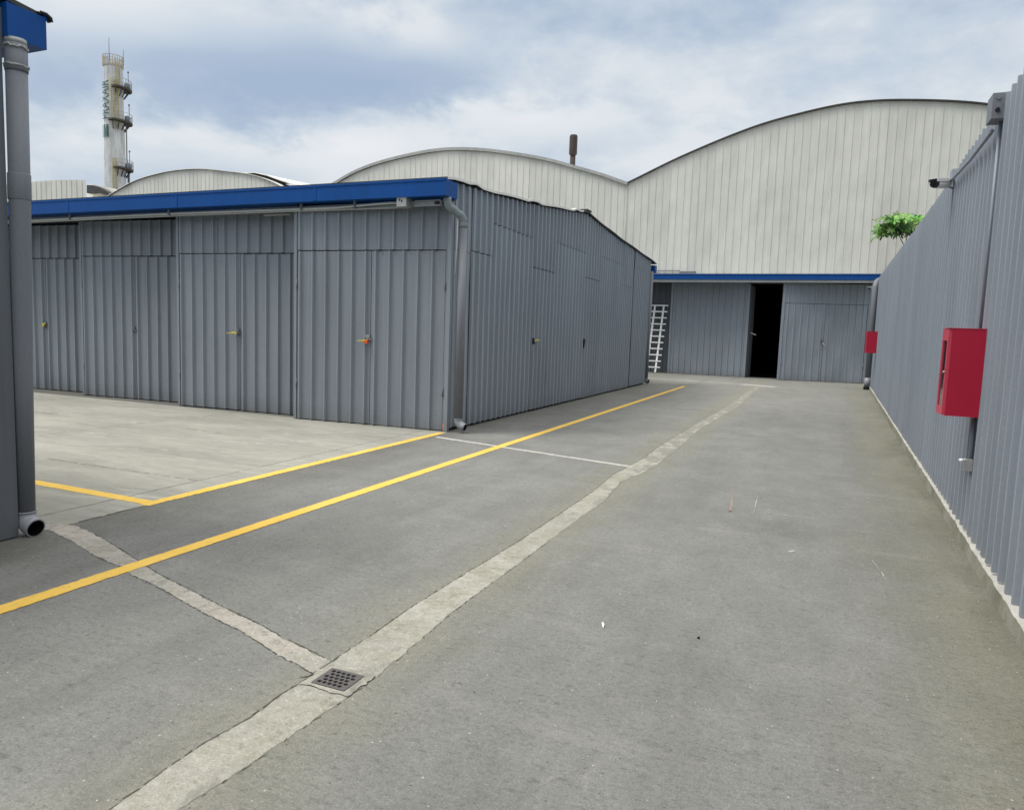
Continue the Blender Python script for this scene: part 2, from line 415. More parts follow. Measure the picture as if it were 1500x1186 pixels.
# long gutter strip
SL = [(-2.02, -9), (-2.02, 1.56), (-2.034, 1.75), (-2.042, 1.95), (-2.017, 2.16), (-2.03, 2.4), (-2.023, 2.5), (-2.027, 2.75), (-2.031, 3.1), (-2.042, 3.45), (-2.036, 3.93), (-2.0, 5.0), (-1.995, 5.9), (-2.003, 6.27), (-1.999, 6.98), (-2.054, 8.06), (-2.032, 8.43), (-1.99, 9.47), (-2.022, 10.45), (-2.001, 12.2), (-1.974, 13.33), (-1.931, 15.3), (-1.844, 18.2), (-1.858, 22.3), (-1.86, 26.7)]
SR = [(-1.82, -9), (-1.825, 1.64), (-1.800, 1.85), (-1.791, 2.0), (-1.785, 2.19), (-1.767, 2.46), (-1.758, 2.65), (-1.768, 3.0), (-1.805, 3.53), (-1.80, 4.8), (-1.804, 6.02), (-1.788, 6.69), (-1.873, 7.69), (-1.762, 8.43), (-1.741, 9.2), (-1.745, 10.5), (-1.804, 13.07), (-1.677, 16.64), (-1.637, 18.4), (-1.686, 23.7), (-1.636, 26.7)]
def cut(P, y0, y1): return [(at_y(P, y0), y0)] + [p for p in P if y0 < p[1] < y1] + [(at_y(P, y1), y1)]
for (ya, yb) in ((-9, 2.497), (2.697, 26.7)):
    mb, rows = strip_mesh(cut(SL, ya, yb), cut(SR, ya, yb), .0014, 1, .012, .0028)
    structure('gutter_strip', mb, M['strip'])
c_ = MB(); rnd = random.Random(2)
crackline(c_, [(p[0] - .004, p[1]) for p in cut(SL, .5, 14)], .0055, .0032, rnd, .0022, .02, .2)
crackline(c_, [(p[0] + .004, p[1]) for p in cut(SR, .5, 12)], .004, .0032, rnd, .003, .02, .6)
# side channel
SU = [(-5.55, 3.69), (-5.376, 3.70), (-5.186, 3.724), (-4.85, 3.634), (-4.5, 3.517), (-4.07, 3.353), (-3.757, 3.236), (-3.46, 3.15), (-2.99, 3.006), (-2.657, 2.919), (-2.398, 2.836), (-2.09, 2.748), (-2.0, 2.715)]
SD = [(-5.55, 3.60), (-5.15, 3.527), (-4.826, 3.447), (-4.43, 3.302), (-4.065, 3.219), (-3.86, 3.143), (-3.468, 3.047), (-3.0, 2.894), (-2.657, 2.81), (-2.313, 2.681), (-2.03, 2.60), (-2.0, 2.59)]
mb, rows = strip_mesh(SD, SU, .0024, 0, .012, .004, 0.5)
structure('channel_strip', mb, M['strip2'])
crackline(c_, [(x, y + .006) for x, y in SU[3:-1]], .0065, .0032, rnd, .0022, .02, .12)
crackline(c_, [(x, y - .004) for x, y in SD[3:-1]], .005, .0032, rnd, .0022, .02, .3)
crackline(c_, [(-2.06, 2.54), (-2.03, 2.58), (-2.0, 2.60), (-1.995, 2.70)], .009, .0032, rnd, .004, .015, .05)
structure('dirt_cracks', c_, M['crack'])
t_ = MB(); rnd = random.Random(4)
def ribbon(mb, a, b, w, z, rnd, jit=.004, step=.05):
    L = math.hypot(b[0] - a[0], b[1] - a[1]); n = max(2, int(L / step)); nx, ny = -(b[1] - a[1]) / L, (b[0] - a[0]) / L; prev = None
    for k in range(n + 1):
        t = k / n; x = a[0] + (b[0] - a[0]) * t; y = a[1] + (b[1] - a[1]) * t; j1 = rnd.gauss(0, jit); j2 = rnd.gauss(0, jit)
        cur = (mb.vert((x + nx * (w / 2 + j1), y + ny * (w / 2 + j1), z)), mb.vert((x - nx * (w / 2 + j2), y - ny * (w / 2 + j2), z)))
        if prev: mb.face((prev[0], prev[1], cur[1], cur[0]))
        prev = cur
ribbon(t_, (-5.14, 9.42), (-1.98, 8.66), .085, .003, rnd, .007)
ribbon(t_, (-6.3, 28.2), (-2.3, 27.43), .14, .003, rnd, .02, .15)
ribbon(t_, (-5.36, 25.36), (-4.3, 25.4), .12, .003, rnd, .02, .15)
ribbon(t_, (-2.33, 27.35), (-1.19, 26.95), .42, .005, rnd, .02, .1)
structure('filled_joints', t_, M['thinline'])

# yellow lines
yl = MB(); rnd = random.Random(6)
ribbon(yl, (-4.005, -6), (-3.95, 24.4), .122, .0040, rnd, .0022, .03)
ribbon(yl, (-5.27, 4.42), (-5.29, 9.86), .118, .0030, rnd, .004, .03)
ribbon(yl, (-5.30, 4.50), (-12, 4.66), .125, .0034, rnd, .003, .04)
structure('yellow_road_lines', yl, M['yellow'])
ck = MB(); ribbon(ck, (-.697, 7.92), (-.628, 6.9), .012, .003, rnd, .004, .05); ribbon(ck, (-.66, 6.9), (-.55, 6.95), .02, .003, rnd, .006, .03)
structure('chalk_mark', ck, M['chalk'])
ck = MB(); ribbon(ck, (.50, 5.9), (.56, 5.45), .004, .003, rnd, .003, .04); ribbon(ck, (-.45, 7.8), (-.42, 7.0), .005, .003, rnd, .004, .05); ribbon(ck, (-.3, 7.0), (.1, 7.05), .005, .003, rnd, .006, .05)
structure('pale_scratches', ck, M['thinline'])

# drain grate
dg = thing('drain_grate', ((HX0 + HX1) / 2, (HY0 + HY1) / 2, .004), 'small square rusty iron drain grate set where the two concrete strips meet', 'drain grate')
collar = MB(); rnd = random.Random(9)
ox0, ox1, oy0, oy1 = -2.022, -1.765, 2.490, 2.700
outer = ragged([(ox0, oy0), (ox1, oy0), (ox1, oy1), (ox0, oy1), (ox0, oy0)], .02, .006, rnd)[:-1]
ix0, ix1, iy0, iy1 = -1.979, -1.801, 2.515, 2.671
def proj(p):
    x = min(max(p[0], ix0), ix1); y = min(max(p[1], iy0), iy1); return (x, y)
n_ = len(outer)
inner = [proj(p) for p in outer]
for k in range(n_):
    a, b, c2, d2 = outer[k], outer[(k + 1) % n_], inner[(k + 1) % n_], inner[k]
    collar.poly([(*a, .0058), (*b, .0058), (*c2, .0075), (*d2, .0075)])
collar.build('cement_collar', M['strip'], dg)
plate = MB(); zt = .0105
PX0, PX1, PY0, PY1 = ix0, ix1, iy0, iy1
rowsN = 5; colsN = 5; mX = .014; mY = .012
cw = (PX1 - PX0 - 2 * mX) / (colsN + .5); ch = (PY1 - PY0 - 2 * mY) / rowsN
def rectf(x0, x1, y0, y1): plate.poly([(x0, y0, zt), (x1, y0, zt), (x1, y1, zt), (x0, y1, zt)])
rectf(PX0, PX1, PY0, PY0 + mY); rectf(PX0, PX1, PY1 - mY, PY1)
rectf(PX0, PX0 + mX, PY0 + mY, PY1 - mY); rectf(PX1 - mX, PX1, PY0 + mY, PY1 - mY)
for r_ in range(rowsN):
    yb = PY0 + mY + r_ * ch; off = (r_ % 2) * cw * .5
    if off: rectf(PX0 + mX, PX0 + mX + off, yb, yb + ch)
    else: rectf(PX1 - mX - cw * .5, PX1 - mX, yb, yb + ch)
    for k in range(colsN):
        xb = PX0 + mX + off + k * cw
        hx, hy = cw * .41, ch * .38; cx, cy = xb + cw / 2, yb + ch / 2; cc = .35
        oct_ = [(-1, -cc), (-cc, -1), (cc, -1), (1, -cc), (1, cc), (cc, 1), (-cc, 1), (-1, cc)]
        hole = [plate.vert((cx + a * hx, cy + b * hy, zt)) for a, b in oct_]
        low = [plate.vert((cx + a * hx, cy + b * hy, zt - .012)) for a, b in oct_]
        cor = [plate.vert((xb, yb, zt)), plate.vert((xb + cw, yb, zt)), plate.vert((xb + cw, yb + ch, zt)), plate.vert((xb, yb + ch, zt))]
        plate.face((cor[0], hole[1], hole[0])); plate.face((cor[0], cor[1], hole[2], hole[1])); plate.face((cor[1], hole[3], hole[2]))
        plate.face((cor[1], cor[2], hole[4], hole[3])); plate.face((cor[2], hole[5], hole[4])); plate.face((cor[2], cor[3], hole[6], hole[5]))
        plate.face((cor[3], hole[7], hole[6])); plate.face((cor[3], cor[0], hole[0], hole[7]))
        for q in range(8): plate.face((hole[q], hole[(q + 1) % 8], low[(q + 1) % 8], low[q]))
plate.build('grate_plate', M['iron'], dg)
pit = MB()
for (a, b) in (((HX0, HY0), (HX1, HY0)), ((HX1, HY0), (HX1, HY1)), ((HX1, HY1), (HX0, HY1)), ((HX0, HY1), (HX0, HY0))):
    pit.poly([(*a, -.4), (*b, -.4), (*b, -.001), (*a, -.001)])
pit.poly([(HX0, HY0, -.4), (HX1, HY0, -.4), (HX1, HY1, -.4), (HX0, HY1, -.4)])
pit.build('drain_pit', M['dark'], dg)

# litter
lt = MB(); rnd = random.Random(21)
for k in range(380):
    y = 1.4 + 10 * rnd.random() ** 1.6; x = rnd.uniform(-4.9, 1.1)
    if rnd.random() < .35: x = 1.0 + .0305 * y - abs(rnd.gauss(0, .07)) - .01
    r_ = rnd.uniform(.0014, .0044); a0 = rnd.random() * 6.3; nn = rnd.choice((3, 4, 5)); hh = r_ * rnd.uniform(.3, .7); st = rnd.uniform(.5, 1)
    P = [(x + math.cos(a0 + 6.283 * q / nn) * r_, y + math.sin(a0 + 6.283 * q / nn) * r_ * st) for q in range(nn)]
    v0 = [lt.vert((*p, .0015)) for p in P]; v1 = [lt.vert((p[0] * .7 + x * .3, p[1] * .7 + y * .3, .0015 + hh)) for p in P]
    mi = 0 if rnd.random() < .62 else 1
    lt.face(v1, 1, mi)
    for q in range(nn): lt.face((v0[q], v0[(q + 1) % nn], v1[(q + 1) % nn], v1[q]), 1, mi)
tag(lt.build('grit', [M['chip'], M['crack']]), 'pale and dark grit scattered over the asphalt road', 'grit', kind='stuff')
def chip(name, x, y, l, w, ang, label, cat, mat):
    mb = MB(); c, s_ = math.cos(ang), math.sin(ang); P = [(-l, -w * .3), (l * .2, -w), (l, -w * .2), (l * .8, w * .8), (-l * .5, w * .4)]
    a = [mb.vert((x + c * u - s_ * v, y + s_ * u + c * v, .002)) for u, v in P]; b = [mb.vert((x + c * u * .9 - s_ * v * .9, y + s_ * u * .9 + c * v * .9, .009 + .004 * (u > 0))) for u, v in P]
    mb.face(b)
    for q in range(5): mb.face((a[q], a[(q + 1) % 5], b[(q + 1) % 5], b[q]))
    tag(mb.build(name, mat, None, (x, y, 0)), label, cat)
chip('paper_scrap', -.975, 3.754, .034, .008, 1.9, 'thin white paper scrap lying on the asphalt in mid road', 'litter', M['white'])
chip('plastic_chip', -.06, 5.80, .026, .010, .3, 'small white plastic chip on the asphalt nearer the right fence', 'litter', M['white'])
chip('dark_pebble', -.469, 3.835, .008, .006, .3, 'little black pebble on open asphalt right of the paper scrap', 'pebble', M['black'])

# ------------------------------------------------------------------ garage with grey doors
def rib(pitch, w=.030, fl=.015, h=.032): return [(0, 0), (fl, h), (fl + w, h), (2 * fl + w, 0)]
DP = .25; PROF_D = [(0, 0), (.018, .045), (.042, .045), (.062, 0)]
PROF_G = [(0, 0), (.018, .050), (.056, .050), (.074, 0)]
gar = thing('garage_row', (-5.3, 9.97, 0), 'long low grey corrugated garage block with four pairs of closed doors under a blue gutter', 'garage')
units = [(-8.16, 9.865, -5.31, 10.055), (-11.04, 10.065, -8.21, 10.225), (-13.92, 10.27, -11.09, 10.45), (-16.85, 10.47, -13.97, 10.64), (-19.7, 10.6, -16.9, 10.76), (-22.6, 10.7, -19.75, 10.86)]
DTOP = 2.825; UTOP = 3.52
def hasp(parent, X, Y, z, n):
    h = MB(); d = Vector((-n.y, n.x)); P = Vector((X, Y)) + n * .030
    a = P - d * .028; b = P + d * .028
    h.obox(a, b, n, -.03, .012, z - .03, z + .035)
    h.obox(P - d * .012, P + d * .012, n, 0, .03, z - .085, z - .03)
    h.build('hasp', M['seam'] if z < 1.43 else M['galv'], parent)
def padlock(P, z, n, label, tagmat, tlen, tang, body='brass', side=-1, grp='small locks on the garage doors', ttilt=0):
    d = Vector((-n.y, n.x)) 
    root = thing('padlock', (P.x + n.x * .06, P.y + n.y * .06, z), label, 'padlock', grp)
    q = Vector((P.x, P.y)) + n * .06
    b = MB(); b.obox(q - d * .024, q + d * .024, n, -.01, .014, z - .045, z); (b.obox(q - d * .05, q + d * .02, n, .016, .024, z - .05, z - .012) if body == 'orange' else None); b.build('lock_body', M[body], root)
    s_ = MB(); pts = [Vector((q.x, q.y, z)) + Vector((d.x, d.y, 0)) * (.012 * math.cos(a)) + Vector((0, 0, .022 * math.sin(a))) for a in [math.pi * k / 6 for k in range(7)]]
    s_.tube(pts, .004, 6); s_.build('shackle', M['galv'], root)
    if tagmat:
        t = MB(); p0 = Vector((q.x + n.x * .012, q.y + n.y * .012, z - .01)); dd = Vector((d.x * side, d.y * side, 0))
        p1 = p0 + dd * tlen * math.cos(tang) + Vector((n.x * .02, n.y * .02, -tlen * math.sin(tang)))
        t.bar(p0, p0.lerp(p1, .45), .012, .026); t.bar(p0.lerp(p1, .45), p1, .010, .012); t.bar(p0 + Vector((0, 0, .0)), p0 + Vector((dd.x * .01, dd.y * .01, -.05)), .02, .012)
        t.build('tag', M[tagmat], root)
    return root
def screws(mb, A, B, n, zs, pitch, phase, mat):
    L = (B - A).length; d = (B - A) / L; k = 0; x = phase + .15
    while x < L - .05:
        for z in zs:
            P = A + d * x; r_ = .006
            o = [mb.vert((P.x + n.x * .006 + d.x * r_ * math.cos(t), P.y + n.y * .006 + d.y * r_ * math.cos(t), z + r_ * math.sin(t))) for t in [k * math.pi / 3 for k in range(6)]]
            mb.face(o, .45, mat)
        x += pitch
body = MB()
for ui, (xa, ya, xb, yb) in enumerate(units):
    A = Vector((xa, ya)); B = Vector((xb, yb)); L = (B - A).length; d = (B - A) / L; n = Vector((d.y, -d.x))
    pt = lambda s_, o=0: A + d * s_ + n * o
    mid = L / 2 + (.02 if ui else .04)
    # backing body, posts
    body.obox(A, B, n, -.16, -.030, .0, UTOP + .03)
    posts = MB(); posts.obox(pt(0), pt(.052), n, -.12, .012, .006, UTOP); posts.build('door_post', M['grey'], gar); posts = MB()
    if ui == 0: posts.obox(pt(L - .07), pt(L), n, -.12, .006, .006, UTOP)
    else: posts.obox(pt(L - .052), pt(L), n, -.12, .0, .006, UTOP)
    posts.build('door_post', M['grey'], gar)
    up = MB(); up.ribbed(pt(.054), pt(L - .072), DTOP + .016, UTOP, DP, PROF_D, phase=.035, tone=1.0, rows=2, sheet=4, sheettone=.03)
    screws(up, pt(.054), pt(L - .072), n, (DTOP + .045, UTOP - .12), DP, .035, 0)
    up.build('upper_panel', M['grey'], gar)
    if ui == 1:
        dn = MB(); q = pt(L * .335); rd = random.Random(3); zz_ = DTOP + .03; P = []
        while zz_ < UTOP - .02: P.append(Vector((q.x + rd.gauss(0, .006), q.y, zz_)) + Vector((n.x, n.y, 0)) * .004); zz_ += .06
        dn.tube(P, [.003 + rd.random() * .006 for _ in P], 6); dn.build('dented_crease', M['greydark'], gar)
    for li, (s0, s1) in enumerate(((.064, mid - .005), (mid + .005, L - .080))):
        lf = MB(); z0 = random.uniform(.012, .022)
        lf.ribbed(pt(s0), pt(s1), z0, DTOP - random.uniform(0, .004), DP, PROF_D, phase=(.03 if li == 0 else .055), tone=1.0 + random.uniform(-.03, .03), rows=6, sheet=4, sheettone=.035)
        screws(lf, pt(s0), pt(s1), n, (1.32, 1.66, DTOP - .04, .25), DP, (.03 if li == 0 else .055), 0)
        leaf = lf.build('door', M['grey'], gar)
        hs = s0 - .006 if li == 0 else s1 + .006
        for zz in (2.28, .62):
            hp = MB(); q = pt(hs, .012); hp.tube([(q.x, q.y, zz - .07), (q.x, q.y, zz + .07)], .011, 8); hp.build('hinge', M['greydark'], leaf)
        if li == 0:
            q = pt(mid - .02); hz = (1.44, 1.45, 1.41, 1.43, 1.4, 1.4)[ui]
            h = MB(); h.obox(pt(mid - .075), pt(mid + .0), n, -.02, .036, hz - .015, hz + .045); h.obox(pt(mid - .05), pt(mid - .028), n, .0, .034, hz - .07, hz - .015)
            h.obox(pt(mid - .02), pt(mid + .03), n, .0, .03, hz - .045, hz - .02)
            h.build('hasp', M['greydark'] if ui else M['galv'], leaf)
    if ui == 0:
        pm = MB(); pm.obox(pt(L - .068), pt(L - .022), n, .006, .0085, .02, .125); pm.build('primer_patch', M['pink'], gar)
        padlock(pt(mid - .03), 1.395, n, 'padlock with orange and yellow tags on the rightmost pair of garage doors', 'yellowtag', .16, .02, 'orange', -1)
    if ui == 1: padlock(pt(mid - .03), 1.44, n, 'padlock with a long yellow strip on the garage doors second from the corner', 'yellowtag', .20, .12, 'galv', -1)
    if ui == 3: padlock(pt(mid - .03), 1.43, n, 'padlock with short yellow tag on the leftmost visible garage doors', 'yellowtag', .12, -.3, 'yellowtag', 1)
body.build('front_frame', M['seam'], gar)
# corner flashing between door front and gable
cf = MB(); cf.box(-5.318, -5.262, 9.98, 10.05, 0.006, 3.56); cf.build('corner_flashing', M['grey'], gar)

GX = -5.3
RL = [(10.0, 3.905), (10.24, 3.925), (10.68, 3.95), (11.47, 3.99), (13.0, 4.12), (14.16, 4.225), (16.5, 4.49), (16.9, 4.53), (17.1, 4.50), (18.5, 4.41), (19.96, 4.33), (22.0, 4.25), (23.81, 4.176), (24.3, 4.165)]
def interp(P, x):
    if x <= P[0][0]: return P[0][1]
    for (a, b), (c, d) in zip(P, P[1:]):
        if x <= c: return b + (d - b) * (x - a) / (c - a)
    return P[-1][1]
gb = MB()   # solid body behind the gable sheets
seg = RL
for (ya, za), (yb, zb) in zip([(10.06, 3.9)] + RL[1:], RL[1:]):
    gb.hexa([(GX - .14, ya, 0), (GX - .032, ya, 0), (GX - .032, yb, 0), (GX - .14, yb, 0), (GX - .14, ya, za - .06), (GX - .032, ya, za - .06), (GX - .032, yb, zb - .06), (GX - .14, yb, zb - .06)])
gb.build('gable_frame', M['seam'], gar)
# gable cladding: alternating narrow and wide sheets with offset joints
cols = [(10.06, 10.72, 2.86, 1.0), (10.725, 11.58, 2.90, 1.02), (11.585, 13.52, 3.46, .98), (13.54, 14.86, 2.905, 1.0), (14.865, 16.95, 3.56, 1.03), (16.965, 18.33, 3.0, .97), (18.34, 20.45, 3.64, 1.0), (20.46, 21.95, 3.06, 1.02), (21.96, 24.28, 3.70, .98)]
for ci, (ya, yb, zs, tn) in enumerate(cols):
    isdoor = ci in (3, 5)
    off = random.uniform(-.002, .003) + (.006 if isdoor else 0); ya += .002 + (.020 if isdoor else 0); yb -= .002 + (.004 if isdoor else 0)
    lo = MB(); lo.ribbed((GX + off, ya), (GX + off, yb), .05 + random.uniform(-.008, .008), zs - (.012 if isdoor else .006), .22, PROF_G, phase=(.22 - (ya - 10.06) % .22), tone=tn, rows=5, sheet=4, sheettone=.035, wob=.0025)
    lo_o = lo.build('door' if isdoor else 'wall_panel', M['greydark' if False else 'grey'], gar)
    if isdoor:
        h = MB(); yy = ya + .02 if ci == 3 else ya + .05; h.box(GX + .030, GX + .062, yy, yy + .075, 1.38, 1.50); h.box(GX + .03, GX + .055, yy + .02, yy + .05, 1.28, 1.38); h.build('hasp', M['seam'], lo_o)
    hi = MB(); o2 = off + random.uniform(.002, .008)
    hi.ribbed((GX + o2, ya), (GX + o2, yb), zs + random.uniform(.004, .009), lambda q, y0=ya: interp(RL, y0 + q) - .055, .22, PROF_G, phase=(.22 - (ya - 10.06) % .22), tone=tn * random.uniform(.93, 1.0), rows=3, sheet=4, sheettone=.03, wob=.0025)
    hi.build('gable_panel', M['grey'], gar)
padlock(Vector((GX + .01, 13.62)), 1.475, Vector((1, 0)), 'padlock with bright yellow tag on the side door in the gable wall', 'yellowtag', .2, .05, 'galv', 1)
# rest of the walls
bk = MB(); bk.box(-22.6, GX - .14, 24.2, 24.3, 0, 4.1); bk.box(-22.7, -22.6, 10.7, 24.3, 0, 4.0); bk.build('rear_wall', M['greydark'], gar)
# roof: corrugated, seen edge on along the gable
rf = MB(); rx0, rx1 = -22.9, -5.215
RP = [(9.72, 3.86), (10.0, 3.905)] + RL[1:-1] + [(24.3, 4.165), (24.95, 4.12)]
nx_ = 6
ycs = []; y = RP[0][0]
while y < RP[-1][0]: ycs.append(y); y += .25
ycs.append(RP[-1][0])
rr = random.Random(14)
def roofz(y): return interp(RP, y) + .010 * math.sin(y * 2.7) * (1 if y < 17 else .6) + (.035 if abs((y % 2.55) - .6) < .14 and y < 17.2 else 0)
prev = None
for y in ycs:
    z = roofz(y)
    ring = []
    for x in [rx0 + (rx1 - rx0) * k / nx_ for k in range(nx_)] + [rx1 - .35, rx1]:
        ring.append((rf.vert((x, y, z)), rf.vert((x, y, z - (.038 if y < 16.6 else .03)))))
    if prev:
        for k in range(len(ring) - 1):
            rf.face((prev[k][0], prev[k + 1][0], ring[k + 1][0], ring[k][0]), 1, 0)
            rf.face((prev[k][1], ring[k][1], ring[k + 1][1], prev[k + 1][1]), 1, 1)
        rf.face((prev[-1][1], ring[-1][1], ring[-1][0], prev[-1][0]), 1, 0 if y < 16.6 else 1)
    else:
        for k in range(len(ring) - 1): rf.face((ring[k][1], ring[k + 1][1], ring[k + 1][0], ring[k][0]), 1, 1)
    prev = ring
for k in range(len(prev) - 1): rf.face((prev[k][0], prev[k + 1][0], prev[k + 1][1], prev[k][1]), 1, 1)
rf.build('roof', [M['roofwhite'], M['edge']], gar)
rc = MB(); rc.bar((rx0, 16.9, 4.555), (rx1 + .01, 16.9, 4.555), .34, .03, tone=1); rc.build('ridge_cap', M['edge'], gar)
# gutter box
def gutter(name, x0, x1, y0, y1, z0, z1, parent, lipy):
    gt = MB(); t = .012
    gt.box(x0, x1, y0, y0 + t, z0, z1); gt.box(x0, x1, y1 - t, y1, z0, z1 + .012)
    gt.box(x0, x1, y0 + t, y1 - t, z0, z0 + t); gt.box(x0, x0 + t, y0 + t, y1 - t, z0 + t, z1 - .002); gt.box(x1 - t, x1, y0 + t, y1 - t, z0 + t, z1 - .002)
    # rolled lip and joint straps
    gt.box(x0, x1 - .002, lipy - .007, lipy + .007, z1 - .022, z1 + .010)
    return gt.build(name, M['blue'], parent)
gutter('gutter', -22.9, -5.2, 9.645, 10.02, 3.585, 3.825, gar, 9.643)
for x in (-7.6, -10.6, -13.4): gb2 = MB(); gb2.box(x, x + .05, 9.640, 9.646, 3.59, 3.80); gb2.build('gutter_strap', M['blue'], gar)
gutter('gutter', -22.9, -5.2, 24.62, 24.95, 3.78, 4.02, gar, 24.95)
# soffit beams and conduits under the gutter
so = MB(); so.box(-22.6, -5.36, 9.98, 10.90, 3.56, 3.585); so.build('soffit', M['seam'], gar)
def sag(x0, x1, z, y, dips, n=40, yj=0):
    P = []
    for k in range(n + 1):
        x = x0 + (x1 - x0) * k / n; P.append((x, y + yj * math.sin(x * .9), z(x)))
    return P
cd = MB()
zc = lambda x: 3.50 + .045 * math.exp(-((x + 6.2) / .75) ** 2) - .012 * math.sin((x + 8) * .55) + (.02 if x < -13 else 0) * 0
cd.tube(sag(-5.98, -16.5, zc, 9.80, 0), .020, 10); cd.build('conduit', M['conduit'], gar)
cd = MB(); zc2 = lambda x: 3.468 - .010 * math.sin((x + 7) * .45)
cd.tube(sag(-6.0, -16.5, zc2, 9.815, 0), .017, 10); cd.build('conduit', M['galv'], gar)
ch_ = MB(); ch_.box(-16.5, -5.36, 9.842, 9.852, 3.47, 3.545); ch_.box(-16.5, -5.36, 9.815, 9.8415, 3.537, 3.545); ch_.box(-5.80, -5.36, 9.77, 9.8145, 3.535, 3.548); ch_.box(-5.80, -5.36, 9.77, 9.8145, 3.462, 3.475); ch_.box(-5.80, -5.36, 9.80, 9.8145, 3.4755, 3.5345)
ch_.build('cable_channel', M['galv'], gar)
ce = MB(); ce.box(-5.455, -5.385, 9.768, 9.799, 3.485, 3.525); ce.build('channel_end', M['black'], gar)
for x in (-7.95, -6.9, -10.9, -13.5): br = MB(); br.box(x - .018, x + .018, 9.76, 9.80, 3.48, 3.60); br.build('conduit_bracket', M['greydark'], gar)
jb = MB(); jb.box(-6.055, -5.885, 9.66, 9.84, 3.448, 3.640); jbo = jb.build('junction_box', M['galv'], gar)
jh = MB(); jh.box(-6.015, -5.995, 9.655, 9.66, 3.535, 3.562); jh.box(-5.975, -5.955, 9.655, 9.66, 3.515, 3.548); jh.build('knockout', M['black'], jbo)
# brown paper-like flap under the conduit
fl = MB(); fl.obox(Vector((-8.85, 9.93)), Vector((-8.30, 9.93)), Vector((0, -1)), 0, .02, 3.43, 3.455); fl.build('edge_trim', M['thinline'], gar)
def arc(c, u, v, r, a0, a1, n=8):
    c, u, v = Vector(c), Vector(u).normalized(), Vector(v).normalized()
    return [c + u * r * math.cos(a0 + (a1 - a0) * k / n) + v * r * math.sin(a0 + (a1 - a0) * k / n) for k in range(n + 1)]
def bellend(mb, p, d, r, L=.06):
    p = Vector(p); d = Vector(d).normalized(); mb.tube([p, p + d * .006, p + d * (L - .006), p + d * L], [r * .98, r, r, r * .98], 20)
def pipe_outlet(mb, p, d, r, dark):
    """open pipe end: outer shell, rim, dark bore"""
    pass
def open_elbow(top, out_dir, r, parent, mat, rad=.10, length=.04, a1=math.pi / 2 * .86):
    """elbow from a vertical pipe bottom `top` turning towards out_dir, open at its end"""
    e = MB(); top = Vector(top); od = Vector(out_dir).normalized()
    P = [top + od * rad * (1 - math.cos(a)) - Vector((0, 0, rad * math.sin(a))) for a in [a1 * k / 9 for k in range(10)]]
    end = (P[-1] - P[-2]).normalized(); P.append(P[-1] + end * length)
    R1 = e.tube(P, r, 22, cap=False); Pin = list(reversed(P))
    R2 = e.tube([q for q in Pin], r * .88, 22, cap=False, mat=1)
    # rim ring
    e2 = R1[-1]; i2 = R2[0]
    # match rim by nearest vertices
    vi = [Vector(e.v[i]) for i in i2]
    for k in range(22):
        a, b = e2[k], e2[(k + 1) % 22]
        na = min(range(22), key=lambda t: (vi[t] - Vector(e.v[a])).length); nb = min(range(22), key=lambda t: (vi[t] - Vector(e.v[b])).length)
        e.face((a, b, i2[nb], i2[na]), 1, 0)
    # collar
    e.tube([top + Vector((0, 0, .001)), top + Vector((0, 0, .010))], r * 1.09, 22)
    o = e.build('pipe_elbow', [mat, M['black']], parent)
    return P[-1]
# main corner drainpipe
PXm, PYm, rp = -5.085, 10.02, .063
dpipe = MB(); dpipe.tube([(PXm, PYm, .215), (PXm, PYm, 3.17)], rp, 24); dpo = dpipe.build('downpipe', M['pipe'], gar)
e = MB(); bellend(e, (PXm, PYm, 3.17), (0, 0, 1), rp * 1.12, .07)
t0 = Vector((-5.255, 9.80, 3.585)); t3 = Vector((PXm, PYm, 3.24))
hd = Vector((t3.x - t0.x, t3.y - t0.y, 0)); 
hn = hd.normalized(); rb = .125
P = [t0, t0 + Vector((0, 0, -.045))]
for k in range(1, 8):
    a = math.pi / 2 * .93 * k / 7; P.append(t0 + Vector((0, 0, -.045)) + hn * rb * (1 - math.cos(a)) + Vector((0, 0, -rb * math.sin(a))))
Pe = [t3]
for k in range(1, 8):
    a = math.pi / 2 * .93 * k / 7; Pe.append(t3 - hn * rb * (1 - math.cos(a)) + Vector((0, 0, rb * math.sin(a))))
P += list(reversed(Pe)); e.tube(P, rp * .98, 22); e.build('pipe_elbow', M['elbowtop'], gar)
open_elbow((PXm, PYm, .215), (1, .0, 0), rp * 1.02, gar, M['elbow'], .115, .035)
stk = MB(); stk.tube([(-5.14, 9.93, 3.29), (-5.145, 9.94, 2.9), (-5.16, 9.93, 2.47)], .010, 6); stk.build('cable_sleeve', M['conduit'], gar)
# far corner drainpipe
dp2 = MB(); dp2.tube([(-5.27, 24.42, .2), (-5.27, 24.42, 3.80)], .075, 16); dp2.build('downpipe', M['pipe'], gar)
open_elbow((-5.27, 24.42, .2), (1, -.2, 0), .078, gar, M['pipe'], .11, .02)

